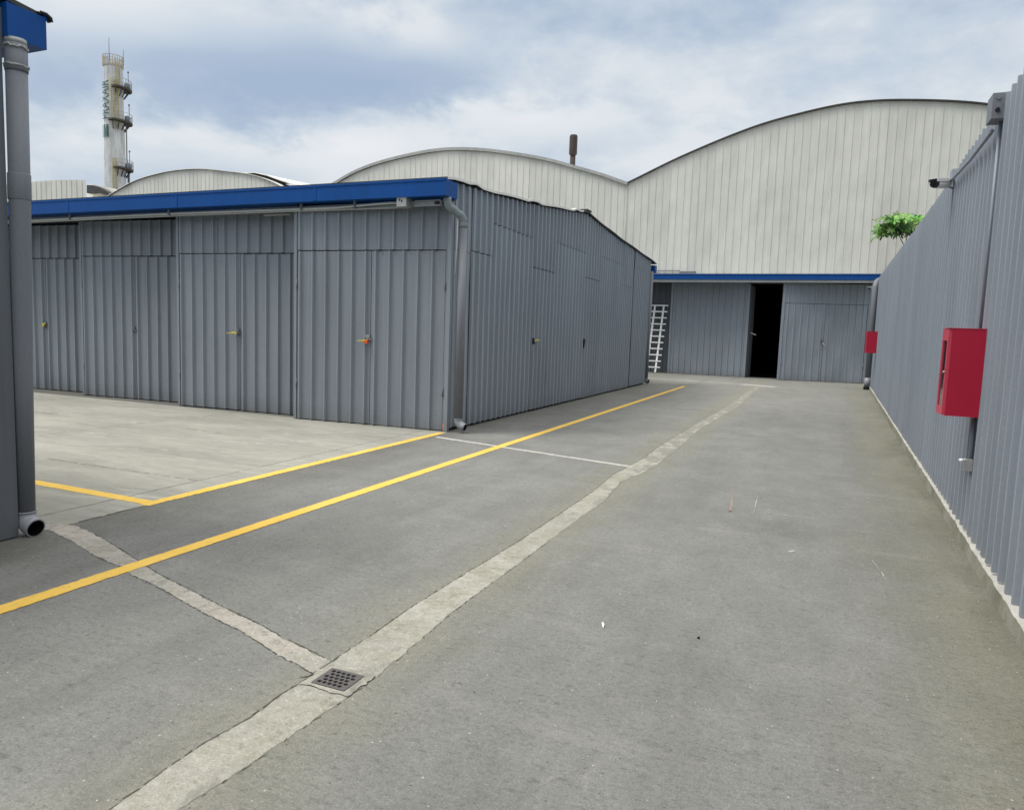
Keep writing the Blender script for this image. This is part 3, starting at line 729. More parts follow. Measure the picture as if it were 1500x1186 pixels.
# ------------------------------------------------------------------ left garage (its corner only in view)
lg = thing('garage_corner', (-5.3, 3.30, 0), 'dark grey garage corner under a blue gutter end at the far left edge', 'garage')
w = MB(); w.box(-5.45, -5.345, -10.5, 3.27, 0, 3.45); w.build('gable_frame', M['seam'], lg)
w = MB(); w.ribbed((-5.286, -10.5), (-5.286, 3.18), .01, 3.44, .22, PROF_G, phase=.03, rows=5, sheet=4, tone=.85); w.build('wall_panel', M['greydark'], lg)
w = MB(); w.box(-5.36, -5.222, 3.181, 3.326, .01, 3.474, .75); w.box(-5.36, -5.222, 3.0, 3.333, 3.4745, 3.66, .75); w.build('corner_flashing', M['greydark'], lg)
w = MB(); w.ribbed((-5.37, 3.30), (-22.6, 3.30), .01, 3.44, DP, PROF_D, rows=4, sheet=4); w.build('front_panel', M['grey'], lg)
w = MB(); w.box(-22.6, -5.46, 3.16, 3.26, 0, 3.44); w.box(-22.7, -22.6, -10.5, 3.26, 0, 3.4); w.box(-22.6, -5.46, -10.6, -10.5, 0, 3.4); w.build('rear_wall', M['greydark'], lg)
gutter('gutter', -22.9, -5.17, 3.335, 3.605, 3.475, 3.695, lg, 3.607)
w = MB(); RLl = [(3.62, 3.72), (-3.6, 4.35), (-10.9, 3.72)]
for (ya, za), (yb, zb) in zip(RLl, RLl[1:]):
    w.hexa([(-22.9, yb, zb - .03), (-5.2, yb, zb - .03), (-5.2, ya, za - .03), (-22.9, ya, za - .03), (-22.9, yb, zb), (-5.2, yb, zb), (-5.2, ya, za), (-22.9, ya, za)])
w.build('roof', M['edge'], lg)
w = MB(); w.tube([(-5.16, 3.56, 3.712), (-5.16, 3.60, 3.715), (-5.16, 3.632, 3.70), (-5.16, 3.638, 3.675)], .012, 8); w.tube([(-5.19, 3.56, 3.712), (-5.19, 3.60, 3.715), (-5.19, 3.632, 3.70), (-5.19, 3.638, 3.675)], .012, 8); w.build('roof_clip', M['black'], lg)
w = MB(); w.poly([(-5.45, -10.5, 3.44), (-5.345, -10.5, 3.44), (-5.345, -3.6, 4.3), (-5.45, -3.6, 4.3)]); 
w.hexa([(-5.45, -10.5, 3.45), (-5.31, -10.5, 3.45), (-5.31, 3.27, 3.45), (-5.45, 3.27, 3.45), (-5.45, -3.7, 4.3), (-5.31, -3.7, 4.3), (-5.31, -3.5, 4.3), (-5.45, -3.5, 4.3)]); w.build('gable_top', M['greydark'], lg)
LP = Vector((-5.262, 3.402, 0)); LT = Vector((-5.194, 3.402, 0)); rl = .066
w = MB(); w.tube([(LP.x, LP.y, .165), (LP.x + (LT.x - LP.x) * .3, LP.y, 1.2), (LT.x - .01, LT.y, 2.40), (LT.x, LT.y, 3.26)], rl, 28); w.build('downpipe', M['pipe'], lg)
w = MB(); w.tube([(LT.x - .012, LT.y, 2.40), (LT.x - .012, LT.y, 2.407), (LT.x - .009, LT.y, 2.575), (LT.x - .009, LT.y, 2.58)], [rl * 1.04, rl * 1.075, rl * 1.075, rl * 1.04], 28); w.build('pipe_coupling', M['pipe'], lg)
w = MB(); w.tube([(LT.x, LT.y, 3.262), (LT.x, LT.y, 3.30), (LT.x, LT.y, 3.44)], [rl * 1.07, rl * 1.05, rl * 1.05], 28); w.tube([(LT.x, LT.y, 3.441), (LT.x, LT.y, 3.475)], rl * 1.0, 28, mat=1)
w.build('pipe_collar', [M['pipe'], M['galv']], lg)
rnd = random.Random(77); w = MB()
for zc0, amp in ((3.295, .012), (3.418, .014)):
    w = MB(); P = [(LT.x + math.cos(a) * rl * 1.075, LT.y + math.sin(a) * rl * 1.075, zc0 + rnd.gauss(0, amp * .35)) for a in [2 * math.pi * k / 26 for k in range(27)]]
    w.tube(P, [.004 + rnd.random() * amp * .45 for _ in P], 6); w.build('sealant_ring', M['galv'], lg)
open_elbow((LP.x, LP.y, .165), (1, -.02, 0), rl * 1.05, lg, M['elbow'], .098, .035, math.pi / 2 * .9)
w = MB(); w.box(-5.2355, -5.185, 3.12, 3.20, 2.30, 2.45); w.build('meter_box', M['cream'], lg)

# ------------------------------------------------------------------ corrugated fence on the right
FN = lambda y: 1.0 + .0305 * y
TOP = [(-8, 3.50), (6.0, 3.55), (6.9, 3.575), (10.9, 3.58), (14.4, 3.63), (18, 3.73), (23, 3.845), (27, 3.93), (30, 3.985)]
fen = thing('boundary_fence', (1.2, 6, 0), 'tall bluish grey corrugated metal fence running along the right side on a low concrete kerb', 'fence')
F0, F1 = -8.0, 30.0; P2 = .207
A = Vector((FN(F1) + .016 + .044, F1)); B = Vector((FN(F0) + .016 + .044, F0)); Lf = (B - A).length
PROF_F = [(0, 0), (.012, .044), (.044, .044), (.056, 0)]
SHEET = 4; yy = F1; k = 0; rnd = random.Random(31)
dfn = (B - A) / Lf; nf = Vector((dfn.y, -dfn.x))
s0 = 0.0
while s0 < Lf - .01:
    s1 = min(s0 + P2 * SHEET, Lf)
    o = rnd.uniform(-.003, .003); tn = 1 + rnd.uniform(-.045, .045)
    a = A + dfn * (s0 + .0035) + nf * o; b = A + dfn * (s1 - .0035) + nf * (o + rnd.uniform(-.002, .002))
    zb = .118 + rnd.uniform(-.012, .012); zt_ = rnd.uniform(-.008, .008)
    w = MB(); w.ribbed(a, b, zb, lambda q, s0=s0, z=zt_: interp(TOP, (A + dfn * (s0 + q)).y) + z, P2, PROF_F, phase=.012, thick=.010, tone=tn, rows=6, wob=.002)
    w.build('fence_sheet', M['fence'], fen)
    s0 = s1
for zr in (.45, 1.5, 2.6, 3.3):
    w = MB(); w.bar((A.x - nf.x * .035, A.y, zr), (B.x - nf.x * .035, B.y, zr), .04, .06); w.build('rail', M['greydark'], fen)
w = MB(); yk = F0; rnd = random.Random(33); prev = None; jj = 0
while yk < F1 + .1:
    jj = jj * .8 + rnd.gauss(0, .0012); x = FN(yk) + jj; zt2 = .112 + rnd.gauss(0, .002)
    cur = [w.vert((x - .006 + rnd.gauss(0, .002), yk, -.01)), w.vert((x + rnd.gauss(0, .002), yk, zt2 - .012)), w.vert((x + .010, yk, zt2)), w.vert((x + .22, yk, zt2)), w.vert((x + .22, yk, -.01))]
    if prev:
        for q in range(4): w.face((prev[q], cur[q], cur[q + 1], prev[q + 1]) if False else (prev[q + 1], cur[q + 1], cur[q], prev[q]), 1, 1 if q >= 1 else 0)
    else: w.face(cur)
    prev = cur; yk += .05
w.face(list(reversed(prev))); w.build('kerb', [M['kerb'], M['kerbtop']], fen)
# conduits and boxes on the fence
w = MB(); w.box(1.150, 1.30, 6.86, 7.06, 3.405, 3.60); jo = w.build('junction_box', M['pipe'], fen)
w2 = MB(); w2.tube([(1.188, 6.852, 3.47), (1.188, 6.862, 3.47)], .017, 14); w2.build('knockout', M['black'], jo)
w2 = MB(); w2.tube([(1.188, 6.853, 3.565), (1.188, 6.862, 3.565)], .017, 14); w2.build('knockout_cover', M['pipe'], jo)
w = MB(); w.tube([(1.236, 6.975, 3.405), (1.236, 6.975, 1.76)], .012, 10); w.build('conduit', M['fence'], fen)
w = MB(); w.tube([(1.215, 6.75, 1.04), (1.215, 6.75, .62)], .016, 10); w.build('conduit', M['fence'], fen)
w = MB(); w.tube([(FN(7.0) - .02, 7.02, 3.35), (FN(8.2) - .015, 8.2, 3.385), (FN(9.6) - .015, 9.6, 3.47)], .015, 10); w.build('conduit', M['fence'], fen)
w = MB(); w.box(FN(6.6) - .045, FN(6.6) + .01, 6.60, 6.66, .63, .72); w.build('pipe_clamp', M['galv'], fen)
w = MB(); w.tube([(FN(6.6) - .085, 6.60, .715), (FN(6.6) - .03, 6.62, .715)], .009, 8); w.tube([(FN(6.6) - .07, 6.60, .725), (FN(6.6) - .07, 6.60, .70)], .014, 8); w.build('clamp_bolt', M['alu'], fen)
# drainpipe at the far end of the fence
w = MB(); w.tube([(1.80, 28.6, .42), (1.79, 28.6, 3.62), (1.83, 28.7, 3.80), (1.93, 29.1, 3.9)], .10, 16); w.build('downpipe', M['pipe'], fen)
w = MB(); w.tube([(1.80, 28.6, .10), (1.80, 28.6, .42)], .103, 16); w.build('pipe_foot', M['elbow'], fen)
w = MB(); w.box(1.68, 1.93, 28.40, 28.72, 0.0, .10); w.build('pipe_shoe', M['black'], fen)

# fire cabinets
def cabinet(loc, dx, dy, dz, label, slot=True):
    X, Y, Z = loc; t = thing('fire_cabinet', (X, Y, Z), label, 'fire cabinet', 'red fire cabinets on the fence')
    b = MB(); b.box(X + .012, X + dx, Y, Y + dy, Z, Z + dz); b.build('cabinet_body', M['red'], t)
    d = MB(); m = .06
    # door frame around a glass pane on the face towards the road
    fx0, fx1 = X - .010, X + .0118; z0, z1 = Z + .004, Z + dz - .004; y0, y1 = Y + .004, Y + dy - .004
    d.box(fx0, fx1, y0, y1, z0, z0 + m); d.box(fx0, fx1, y0, y1, z1 - m - .03, z1); d.box(fx0, fx1, y0, y0 + m * .8, z0 + m, z1 - m - .03); d.box(fx0, fx1, y1 - m * .8, y1, z0 + m, z1 - m - .03)
    do = d.build('cabinet_door', M['pinkred'], t)
    gl = MB(); gl.box(X - .003, X + .0115, y0 + m * .8, y1 - m * .8, z0 + m, z1 - m - .03); gl.build('glass', M['glass'], do)
    k = MB(); k.tube([(fx0 - .014, Y + .03, Z + dz * .5), (fx0, Y + .03, Z + dz * .5)], .010, 10); k.build('latch', M['galv'], do)
    tr = MB(); tr.box(X - .012, X + dx + .002, Y - .003, Y + dy + .003, Z + dz, Z + dz + .006); tr.build('cabinet_top', M['pinkred'], t)
    return t
cabinet((.972, 6.585, 1.060), FN(6.7) + .01 - .972, .30, .688, 'large red steel fire cabinet on the near part of the right fence')
cabinet((1.49, 25.85, 1.33), FN(26) + .02 - 1.49, .30, .69, 'smaller looking red fire cabinet at the far end of the right fence')

# cameras
def camera_box(loc, d, size, label):
    P = Vector(loc); d = Vector(d).normalized(); t = thing('security_camera', tuple(P), label, 'security camera', 'security cameras')
    u = Vector((0, 0, 1)); L = .26 * size; r_ = .042 * size
    b = MB(); b.tube([P, P + d * L * .12, P + d * L * .93, P + d * L], [r_ * .75, r_, r_, r_ * .97], 18); b.build('camera_body', M['white'], t)
    f = MB(); f.tube([P + d * (L - .001), P + d * (L + .03 * size)], [r_ * .96, r_ * .9], 18); fo = f.build('camera_front', M['black'], t)
    ln = MB(); ln.tube([P + d * (L + .03 * size), P + d * (L + .036 * size)], r_ * .42, 14); ln.build('lens', M['glass'], fo)
    s_ = MB(); sd = d.cross(u).normalized(); top = u * (r_ * 1.12)
    a = P + top + d * L * .05; c = P + top + d * (L + .055 * size)
    s_.bar(a, c, r_ * 2.0, .006); s_.bar(a + sd * r_ * 1.05 - u * r_ * .35, c + sd * r_ * 1.05 - u * r_ * .35, .005, r_ * .75); s_.bar(a - sd * r_ * 1.05 - u * r_ * .35, c - sd * r_ * 1.05 - u * r_ * .35, .005, r_ * .75)
    s_.build('sun_shield', M['white'], t)
    return t, P
t, P = camera_box((1.262, 9.62, 3.44), (-.62, -.95, -.14), 1.15, 'white bullet security camera with black face on the fence beside the conduit')
w = MB(); w.tube([P, P + Vector((.02, .03, -.03)), Vector((FN(9.65) + .03, 9.66, 3.40))], .014, 8); w.box(FN(9.6) - .01, FN(9.6) + .04, 9.58, 9.74, 3.48, 3.60); w.build('mount', M['fence'], t)
t, P = camera_box((1.93, 29.3, 3.64), (-1, -.75, -.12), 1.3, 'tiny white security camera at the far end of the fence under the blue beam')
w = MB(); w.tube([P, P + Vector((.03, .08, -.02))], .014, 8); w.build('mount', M['white'], t)

# ------------------------------------------------------------------ storage units at the end of the lane
su = thing('storage_units', (-2, 32, 0), 'grey storage shed closing the lane with one dark open doorway under a blue beam', 'storage shed')
PROF_B = [(0, 0), (.014, .034), (.050, .034), (.064, 0)]
def bz(y, z): return 1.6 + (z - 1.6) * y / 32.9
w = MB(); w.ribbed((-10.0, 33.15), (-6.05, 33.15), .01, 4.1, .27, PROF_B, rows=4, sheet=3, tone=.62); w.build('wall_panel', M['greydark'], su)
a = Vector((-6.16, 33.02)); b = Vector((-2.84, 32.80)); nn = Vector(((b - a).normalized().y, -(b - a).normalized().x))
w = MB(); w.ribbed(a + (b - a).normalized() * .09, b, .01, 4.07, .27, PROF_B, phase=.08, rows=6, sheet=3, wob=.006); w.build('wall_panel', M['grey'], su)
w = MB(); w.obox(a, a + (b - a).normalized() * .085, nn, -.14, .02, .01, 4.08, 1.1); w.build('door_post', M['grey'], su)
# open doorway
w = MB(); w.box(-2.85, -2.74, 32.72, 32.90, .005, 4.02, 1.05); w.build('door_post', M['grey'], su)
ow = MB(); ow.ribbed((-2.735, 32.92), (-2.66, 34.35), .02, 3.98, .27, PROF_B, phase=.1, rows=4, tone=.8); od = ow.build('door', M['greydark'], su); od['label'] = 'door leaf swung inward beside the dark opening'
hb = MB(); hb.bar((-2.64, 33.10, 1.93), (-2.42, 33.05, 1.85), .02, .03); hb.build('bolt', M['white'], od)
a = Vector((-1.375, 32.02)); b = Vector((1.96, 32.86)); dd = (b - a).normalized(); L = (b - a).length; nn = Vector((dd.y, -dd.x)); pt = lambda s_, o=0: a + dd * s_ + nn * o
w = MB(); w.obox(pt(0), pt(.085), nn, -.14, .02, .01, 4.0, 1.05); w.obox(pt(L - .10), pt(L), nn, -.14, .01, .01, 4.02, .9); w.build('door_post', M['grey'], su)
w = MB(); w.ribbed(pt(.09), pt(L - .105), 3.20, 4.02, .27, PROF_B, phase=.09, rows=2, sheet=3); w.build('upper_panel', M['grey'], su)
for li, (s0, s1) in enumerate(((.10, 1.70), (1.715, L - .12))):
    w = MB(); w.ribbed(pt(s0), pt(s1), .015, 3.182, .27, PROF_B, phase=(.08 if li == 0 else .09), rows=6, sheet=3, wob=.008); dr = w.build('door', M['grey'], su)
    for zz in (.7, 2.6):
        h = MB(); q = pt(s0 - .008 if li == 0 else s1 + .008, .012); h.tube([(q.x, q.y, zz - .09), (q.x, q.y, zz + .09)], .014, 8); h.build('hinge', M['greydark'], dr)
    if li == 0: h = MB(); h.obox(pt(1.62), pt(1.70), nn, 0, .05, 1.62, 1.75); h.build('hasp', M['greydark'], dr)
padlock(pt(1.67), 1.61, nn, 'small padlock with a pale tag on the closed doors at the end of the lane', 'white', .14, .9, 'brass', 1)
w = MB(); w.obox(pt(.05), pt(L), nn, -.14, -.06, .01, 3.99); w.build('door_frame', M['seam'], su)
w = MB(); w.obox(Vector((-6.1, 33.03)), Vector((-2.86, 32.82)), Vector((-.06, -1)).normalized(), -.12, -.045, .01, 4.05); w.box(-10, -6.2, 33.25, 33.3, 0, 4.1); w.build('back_frame', M['seam'], su)
# room behind the doorway
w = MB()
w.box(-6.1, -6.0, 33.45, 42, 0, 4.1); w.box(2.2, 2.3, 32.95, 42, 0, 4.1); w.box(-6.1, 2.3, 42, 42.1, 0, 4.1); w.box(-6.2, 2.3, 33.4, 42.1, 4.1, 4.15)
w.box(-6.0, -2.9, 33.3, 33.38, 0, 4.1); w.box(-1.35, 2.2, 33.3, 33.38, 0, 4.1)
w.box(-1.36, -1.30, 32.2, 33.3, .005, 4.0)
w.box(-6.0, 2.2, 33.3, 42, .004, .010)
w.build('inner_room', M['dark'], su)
# blue beam, pale rail under it and the little roof above
w = MB(); w.box(-9.8, 2.16, 31.75, 31.98, 4.125, 4.345); w.box(-9.8, 2.16, 31.73, 31.7495, 4.315, 4.35); w.build('gutter', M['blue'], su)
w = MB(); w.box(-9.8, 2.12, 31.80, 33.4, 4.07, 4.118); w.box(-9.8, 2.10, 31.79, 31.84, 4.01, 4.068); w.build('soffit', M['galv'], su)
w = MB(); w.ribbed((-9.8, 31.80), (2.16, 31.80), 4.347, 4.372, .27, [(0, 0), (.01, .04), (.06, .04), (.07, 0)], rows=1, tone=.5); w.hexa([(-9.8, 31.82, 4.346), (2.16, 31.82, 4.346), (2.16, 33.4, 4.47), (-9.8, 33.4, 4.47), (-9.8, 31.82, 4.37), (2.16, 31.82, 4.37), (2.16, 33.4, 4.50), (-9.8, 33.4, 4.50)]); w.build('roof', M['roofgrey'], su)

# ladder
lad = thing('ladder', (-6.8, 32.7, 0), 'bright aluminium trellis ladder leaning on the wall left of the grey shed doors', 'ladder')
lb = Vector((-6.80, 32.5, .03)); lt_ = Vector((-6.66, 32.98, 3.04)); ux = Vector((1, 0, 0))
for sx in (-.20, .20):
    w = MB(); w.bar(lb + ux * sx, lt_ + ux * sx, .075, .04, (0, -1, 0)); w.build('rail', M['alu'], lad)
for k in range(11):
    c = lb.lerp(lt_, .075 + .925 * k / 10) + Vector((0, -.03, 0)); w = MB(); w.bar(c - ux * .40, c + ux * .40, .03, .052); w.build('rung', M['alu'], lad)

# ------------------------------------------------------------------ arched halls behind
YA = 33.45; fa = YA / 33.3
def arched(name, P, label, zb, depth=55, phase=0, rim='edge', th=.035):
    P = [(x * fa, 1.6 + (z - 1.6) * fa) for x, z in P]
    x0, x1 = P[0][0], P[-1][0]
    t = thing(name, ((x0 + x1) / 2, YA, 0), label, 'hall', 'arched halls')
    def zz(x):
        # smooth interpolation
        for i in range(len(P) - 1):
            if x <= P[i + 1][0] or i == len(P) - 2:
                (xa, za), (xb, zb_) = P[i], P[i + 1]; u = min(max((x - xa) / (xb - xa), 0), 1)
                ma = (P[i + 1][1] - P[i - 1][1]) / (P[i + 1][0] - P[i - 1][0]) if i > 0 else (zb_ - za) / (xb - xa)
                mb_ = (P[i + 2][1] - P[i][1]) / (P[i + 2][0] - P[i][0]) if i < len(P) - 2 else (zb_ - za) / (xb - xa)
                h = xb - xa
                return (2 * u ** 3 - 3 * u * u + 1) * za + (u ** 3 - 2 * u * u + u) * h * ma + (-2 * u ** 3 + 3 * u * u) * zb_ + (u ** 3 - u * u) * h * mb_
    w = MB()
    PROF_A = [(0, 0), (.008, .02), (.028, .02), (.036, 0)]
    # lower and upper courses of sheets, lapped
    mid = zb + (max(p[1] for p in P) - zb) * .42
    lo = lambda q: zb
    w.ribbed((x0, YA), (x1, YA), zb, lambda q: zz(x0 + q) - .015, .32, PROF_A, phase=phase, rows=6, wob=.005, sheet=3, sheettone=.055, back=False)
    w.build('gable_wall', M['cream'], t)
    # vault with thickness, running back
    rf = MB(); prev = None; N = 70
    for k in range(N + 1):
        x = x0 + (x1 - x0) * k / N; z = zz(x)
        cur = [rf.vert((x, YA - .12, z + .02)), rf.vert((x, YA + depth, z + .02)), rf.vert((x, YA + depth, z - th)), rf.vert((x, YA - .12, z - th))]
        if prev:
            rf.face((prev[0], cur[0], cur[1], prev[1]), 1, 0); rf.face((prev[3], cur[3], cur[0], prev[0]), 1, 1); rf.face((prev[2], prev[3], cur[3], cur[2]) if False else (prev[2], cur[2], cur[3], prev[3]), 1, 2); 
        prev = cur
    rf.build('roof', [M['roofwhite'], M[rim], M['edge']], t)
    sw = MB(); sw.box(x0, x0 + .1, YA + .1, YA + depth, 0, zz(x0) - .06); sw.box(x1 - .1, x1, YA + .1, YA + depth, 0, zz(x1) - .06); sw.build('side_wall', M['cream'], t)
    return t, zz
A1 = [(-8.48, 8.62), (-6.06, 9.664), (-3.22, 10.662), (-1.2, 11.12), (.72, 11.366), (2.70, 11.30), (5.43, 10.90), (8.5, 9.95), (11.5, 8.6)]
A2 = [(-26.9, 8.5), (-24.85, 9.378), (-23.52, 9.926), (-21.8, 10.364), (-19.33, 10.70), (-17.75, 10.76), (-16.2, 10.64), (-14.72, 10.412), (-12.55, 9.958), (-11.13, 9.529), (-9.8, 9.115), (-8.49, 8.62)]
A3 = [(-43.3, 8.9), (-41.96, 9.49), (-39.83, 10.2), (-37.5, 10.57), (-35.8, 10.66), (-34.19, 10.604), (-32.09, 10.336), (-30.76, 10.129), (-29.67, 9.845), (-28.49, 9.381), (-26.91, 8.5)]
h1, z1f = arched('arched_hall', A1, 'largest cream arched metal hall rising behind the open doorway on the right', 4.48)
h2, z2f = arched('arched_hall', A2, 'middle cream arched hall with a grey metal rim and the dark flue behind its roof', 0.0, rim='roofgrey', phase=.1, th=.13)
h3, z3f = arched('arched_hall', A3, 'low cream arched hall between the white tower and the middle hall', 0.0, phase=.2, rim='roofwhite', th=.02)
# lower part of hall one wall beside the shed
w = MB(); w.box(-8.5, -6.2, YA + .06, YA + .14, 0, 4.5); w.box(2.4, 11.5, YA + .02, YA + .1, 0, 4.5); w.build('lower_wall', M['cream'], h1)
w = MB(); w.box(-5.9, -5.2, YA - .16, YA - .04, 4.51, 4.60); w.box(-8.0, -5.92, YA - .10, YA - .04, 4.62, 4.65); w.build('wall_bracket', M['greydark'], h1)
# lifted sheets at the right shoulder of hall three
w = MB()
Lc = [(-31.6, 10.35), (-30.7, 10.32), (-29.8, 10.12), (-28.9, 9.82), (-27.8, 9.50), (-26.7, 9.36), (-25.7, 9.3)]
prev = None
for x, z in Lc:
    x *= fa; z = 1.6 + (z - 1.6) * fa
    cur = [w.vert((x, YA + .3, z)), w.vert((x, YA + 6, z + .35)), w.vert((x, YA + 6, z + .30)), w.vert((x, YA + .3, z - .05))]
    if prev:
        w.face((prev[0], cur[0], cur[1], prev[1]), 1, 0); w.face((prev[3], cur[3], cur[0], prev[0]), 1, 0); w.face((prev[2], cur[2], cur[3], prev[3]), 1, 1)
    prev = cur
w.build('lifted_roof_sheet', [M['roofwhite'], M['edge']], h3)
w = MB(); Q = [(-31.3, 10.20), (-30.4, 10.25), (-29.5, 10.02), (-28.4, 9.6), (-29.2, 9.62), (-30.2, 9.95)]
w.poly([(x * fa, YA + .6, 1.6 + (z - 1.6) * fa) for x, z in Q]); w.build('roof_gap_shade', M['edge'], h3)  # dark sheet painted for the shade under the lifted sheets
# squarer hall at far left
h4 = thing('parapet_hall', (-52, YA, 0), 'cream hall with an almost level parapet seen left of the white tower', 'hall', 'arched halls')
w = MB(); PT = [(-66, 9.4), (-58, 10.3), (-50.1, 10.60), (-47, 10.60), (-44.4, 10.47)]
w.ribbed((-66, YA), (-44.42 * fa, YA), 0, lambda q: interp([(a * fa + 66, 1.6 + (b_ - 1.6) * fa) for a, b_ in PT], q), .5, [(0, 0), (.01, .04), (.05, .04), (.06, 0)], rows=3, wob=.004, sheet=2); w.build('gable_wall', M['cream'], h4)
w = MB(); w.box(-66, -44.9, YA + .1, YA + 40, 9.2, 9.4); w.box(-45.0, -44.9, YA + .1, YA + 40, 0, 9.19); w.build('roof', M['roofwhite'], h4)
# white roof valley with a dark plate for the shaded opening between hall four and hall three
def prism(P, y0, y1):
    w = MB(); a = [w.vert((x, y0, z)) for x, z in P]; b = [w.vert((x, y1, z)) for x, z in P]; n = len(P)
    w.face(list(reversed(a))); w.face(b)
    for k in range(n): w.face((a[k], a[(k + 1) % n], b[(k + 1) % n], b[k]))
    return w
prism([(-46.545, 10.656), (-45.717, 10.55), (-44.932, 10.402), (-43.902, 10.178), (-43.932, 9.174), (-46.595, 9.268)], 35.0, 41.0).build('valley_roof', M['roofwhite'], h4)
prism([(-46.049, 10.486), (-45.391, 10.434), (-44.745, 10.249), (-44.17, 10.002), (-43.856, 9.768), (-44.564, 9.819), (-45.342, 9.962), (-46.068, 9.948)], 34.6, 34.95).build('roof_gap_shade', M['edge'], h4)

# flue behind the middle hall
fx, fy = -11.19 * 35.3 / 33.3, 35.3
fl = thing('flue_pipe', (fx, fy, 9.4), 'rusty dark flue pipe with a wider cap above the middle arched roof', 'flue')
w = MB(); w.lathe((fx - .02, fy, 0), [(.135, 9.0), (.135, 10.55)], 20); w.build('flue_shaft', M['rust'], fl)
w = MB(); w.lathe((fx - .02, fy, 0), [(.10, 10.50), (.19, 10.56), (.20, 10.60), (.20, 11.42), (.17, 11.50)], 20); w.build('flue_cap', M['rust'], fl)

# ------------------------------------------------------------------ white column tower
TX, TY, TR = -93.9, 75.0, 1.24
tw = thing('column_tower', (TX, TY, 0), 'tall slim white industrial column with dark platforms and green vertical lettering in the distance', 'tower')
w = MB(); prof = []
for z in (0, 10, 19, 19.05, 24.6, 24.65, 30.4, 30.45, 36.9, 37.2):
    prof.append((TR + (.16 if z < 20 else .10 if z < 30 else 0), z))
w.lathe((TX, TY, 0), prof, 48); w.build('tower_shell', M['tower'], tw)
tc = Vector((TX, TY)); toc = (-tc).normalized()      # direction from the tower to the viewer
def ang(a):   # a degrees to the viewer's right of the near side
    c, s_ = math.cos(R(-a)), math.sin(R(-a)); v = toc
    return Vector((v.x * math.cos(R(a)) - v.y * math.sin(R(a)), v.x * math.sin(R(a)) + v.y * math.cos(R(a))))
def platform(z, a0, a1, r1, base=None):
    w = MB(); N = 14; prev = None
    for k in range(N + 1):
        a = a0 + (a1 - a0) * k / N; d = ang(a); rin = TR + .11
        ro = rin + (r1 - rin) * min(1, math.sin(math.pi * (k + .0) / N) * 2.2 + .15)
        cur = [w.vert((TX + d.x * rin, TY + d.y * rin, z)), w.vert((TX + d.x * ro, TY + d.y * ro, z)), w.vert((TX + d.x * ro, TY + d.y * ro, z - .22)), w.vert((TX + d.x * rin, TY + d.y * rin, z - .22))]
        if prev:
            for q in range(3): w.face((prev[q], prev[q + 1], cur[q + 1], cur[q]))
            w.face((prev[3], prev[0], cur[0], cur[3]))
        else: w.face(cur)
        prev = cur
    w.face(list(reversed(prev))); po = w.build('platform', M['platform'], tw)
    w = MB(); rp_ = []
    for k in range(1, N):
        a = a0 + (a1 - a0) * k / N; d = ang(a); ro = (TR + .11) + (r1 - TR - .11) * min(1, math.sin(math.pi * k / N) * 2.2 + .15) - .04
        p = Vector((TX + d.x * ro, TY + d.y * ro, z)); rp_.append(p)
        if k % 2: w.bar(p, p + Vector((0, 0, 1.05)), .05, .05)
    for q, p in zip(rp_, rp_[1:]):
        for h in (.55, 1.05): w.bar(q + Vector((0, 0, h)), p + Vector((0, 0, h)), .05, .05)
    w.build('railing', M['galv'], po)
    w = MB()
    for k in range(1, 7):
        a = a0 + (a1 - a0) * k / 7; d = ang(a); w.bar((TX + d.x * (TR + .1), TY + d.y * (TR + .1), z - 1.25), (TX + d.x * (r1 - .35), TY + d.y * (r1 - .35), z - .25), .10, .10)
    w.build('bracket', M['platform'], po)
    w = MB(); d = ang(a0 + (a1 - a0) * .62); c = Vector((TX + d.x * (TR + .5), TY + d.y * (TR + .5), z)); w.lathe((c.x, c.y, z), [(.35, 0.0), (.4, .3), (.4, .75), (.2, .95)], 12); w.build('valve_box', M['greydark'], po)
    d = ang(a0 + (a1 - a0) * .86); p = Vector((TX + d.x * (r1 - .2), TY + d.y * (r1 - .2), z)); w = MB(); w.tube([p, p + Vector((0, 0, 2.7))], .05, 6); w.lathe((p.x, p.y, p.z + 2.7), [(.08, 0), (.13, .1), (.08, .25)], 8); w.build('lamp_pole', M['greydark'], po)
platform(33.9, -12, 140, TR + 1.1); platform(29.35, -30, 140, TR + 1.1); platform(22.9, -10, 140, TR + 1.1)
def tladder(a, za, zb, mat, cage=False):
    w = MB(); d = ang(a); t_ = Vector((-d.y, d.x)); c = tc + d * (TR + .28)
    for s_ in (-.24, .24): w.bar((c.x + t_.x * s_, c.y + t_.y * s_, za), (c.x + t_.x * s_, c.y + t_.y * s_, zb), .09, .09)
    z = za + .2
    while z < zb: w.bar((c.x - t_.x * .24, c.y - t_.y * .24, z), (c.x + t_.x * .24, c.y + t_.y * .24, z), .05, .05); z += .45
    w.build('tower_ladder', M[mat], tw)
tladder(-2, 17.5, 24.0, 'yellowsteel'); tladder(14, 28.0, 34.8, 'yellowsteel'); tladder(22, 33.8, 37.6, 'yellowsteel'); tladder(95, 22.9, 29.3, 'galv'); tladder(-2, 29.3, 34.9, 'yellowsteel')
w = MB(); N = 26; rp_ = []
for k in range(N):
    a = 2 * math.pi * k / N; p = Vector((TX + math.cos(a) * (TR + .05), TY + math.sin(a) * (TR + .05), 37.2)); rp_.append(p); w.bar(p - Vector((0, 0, .5)), p + Vector((0, 0, .95)), .06, .06)
for q, p in zip(rp_, rp_[1:] + rp_[:1]):
    for h in (-.45, .5, .95): w.bar(q + Vector((0, 0, h)), p + Vector((0, 0, h)), .06, .06)
w.build('top_railing', M['toprail'], tw)
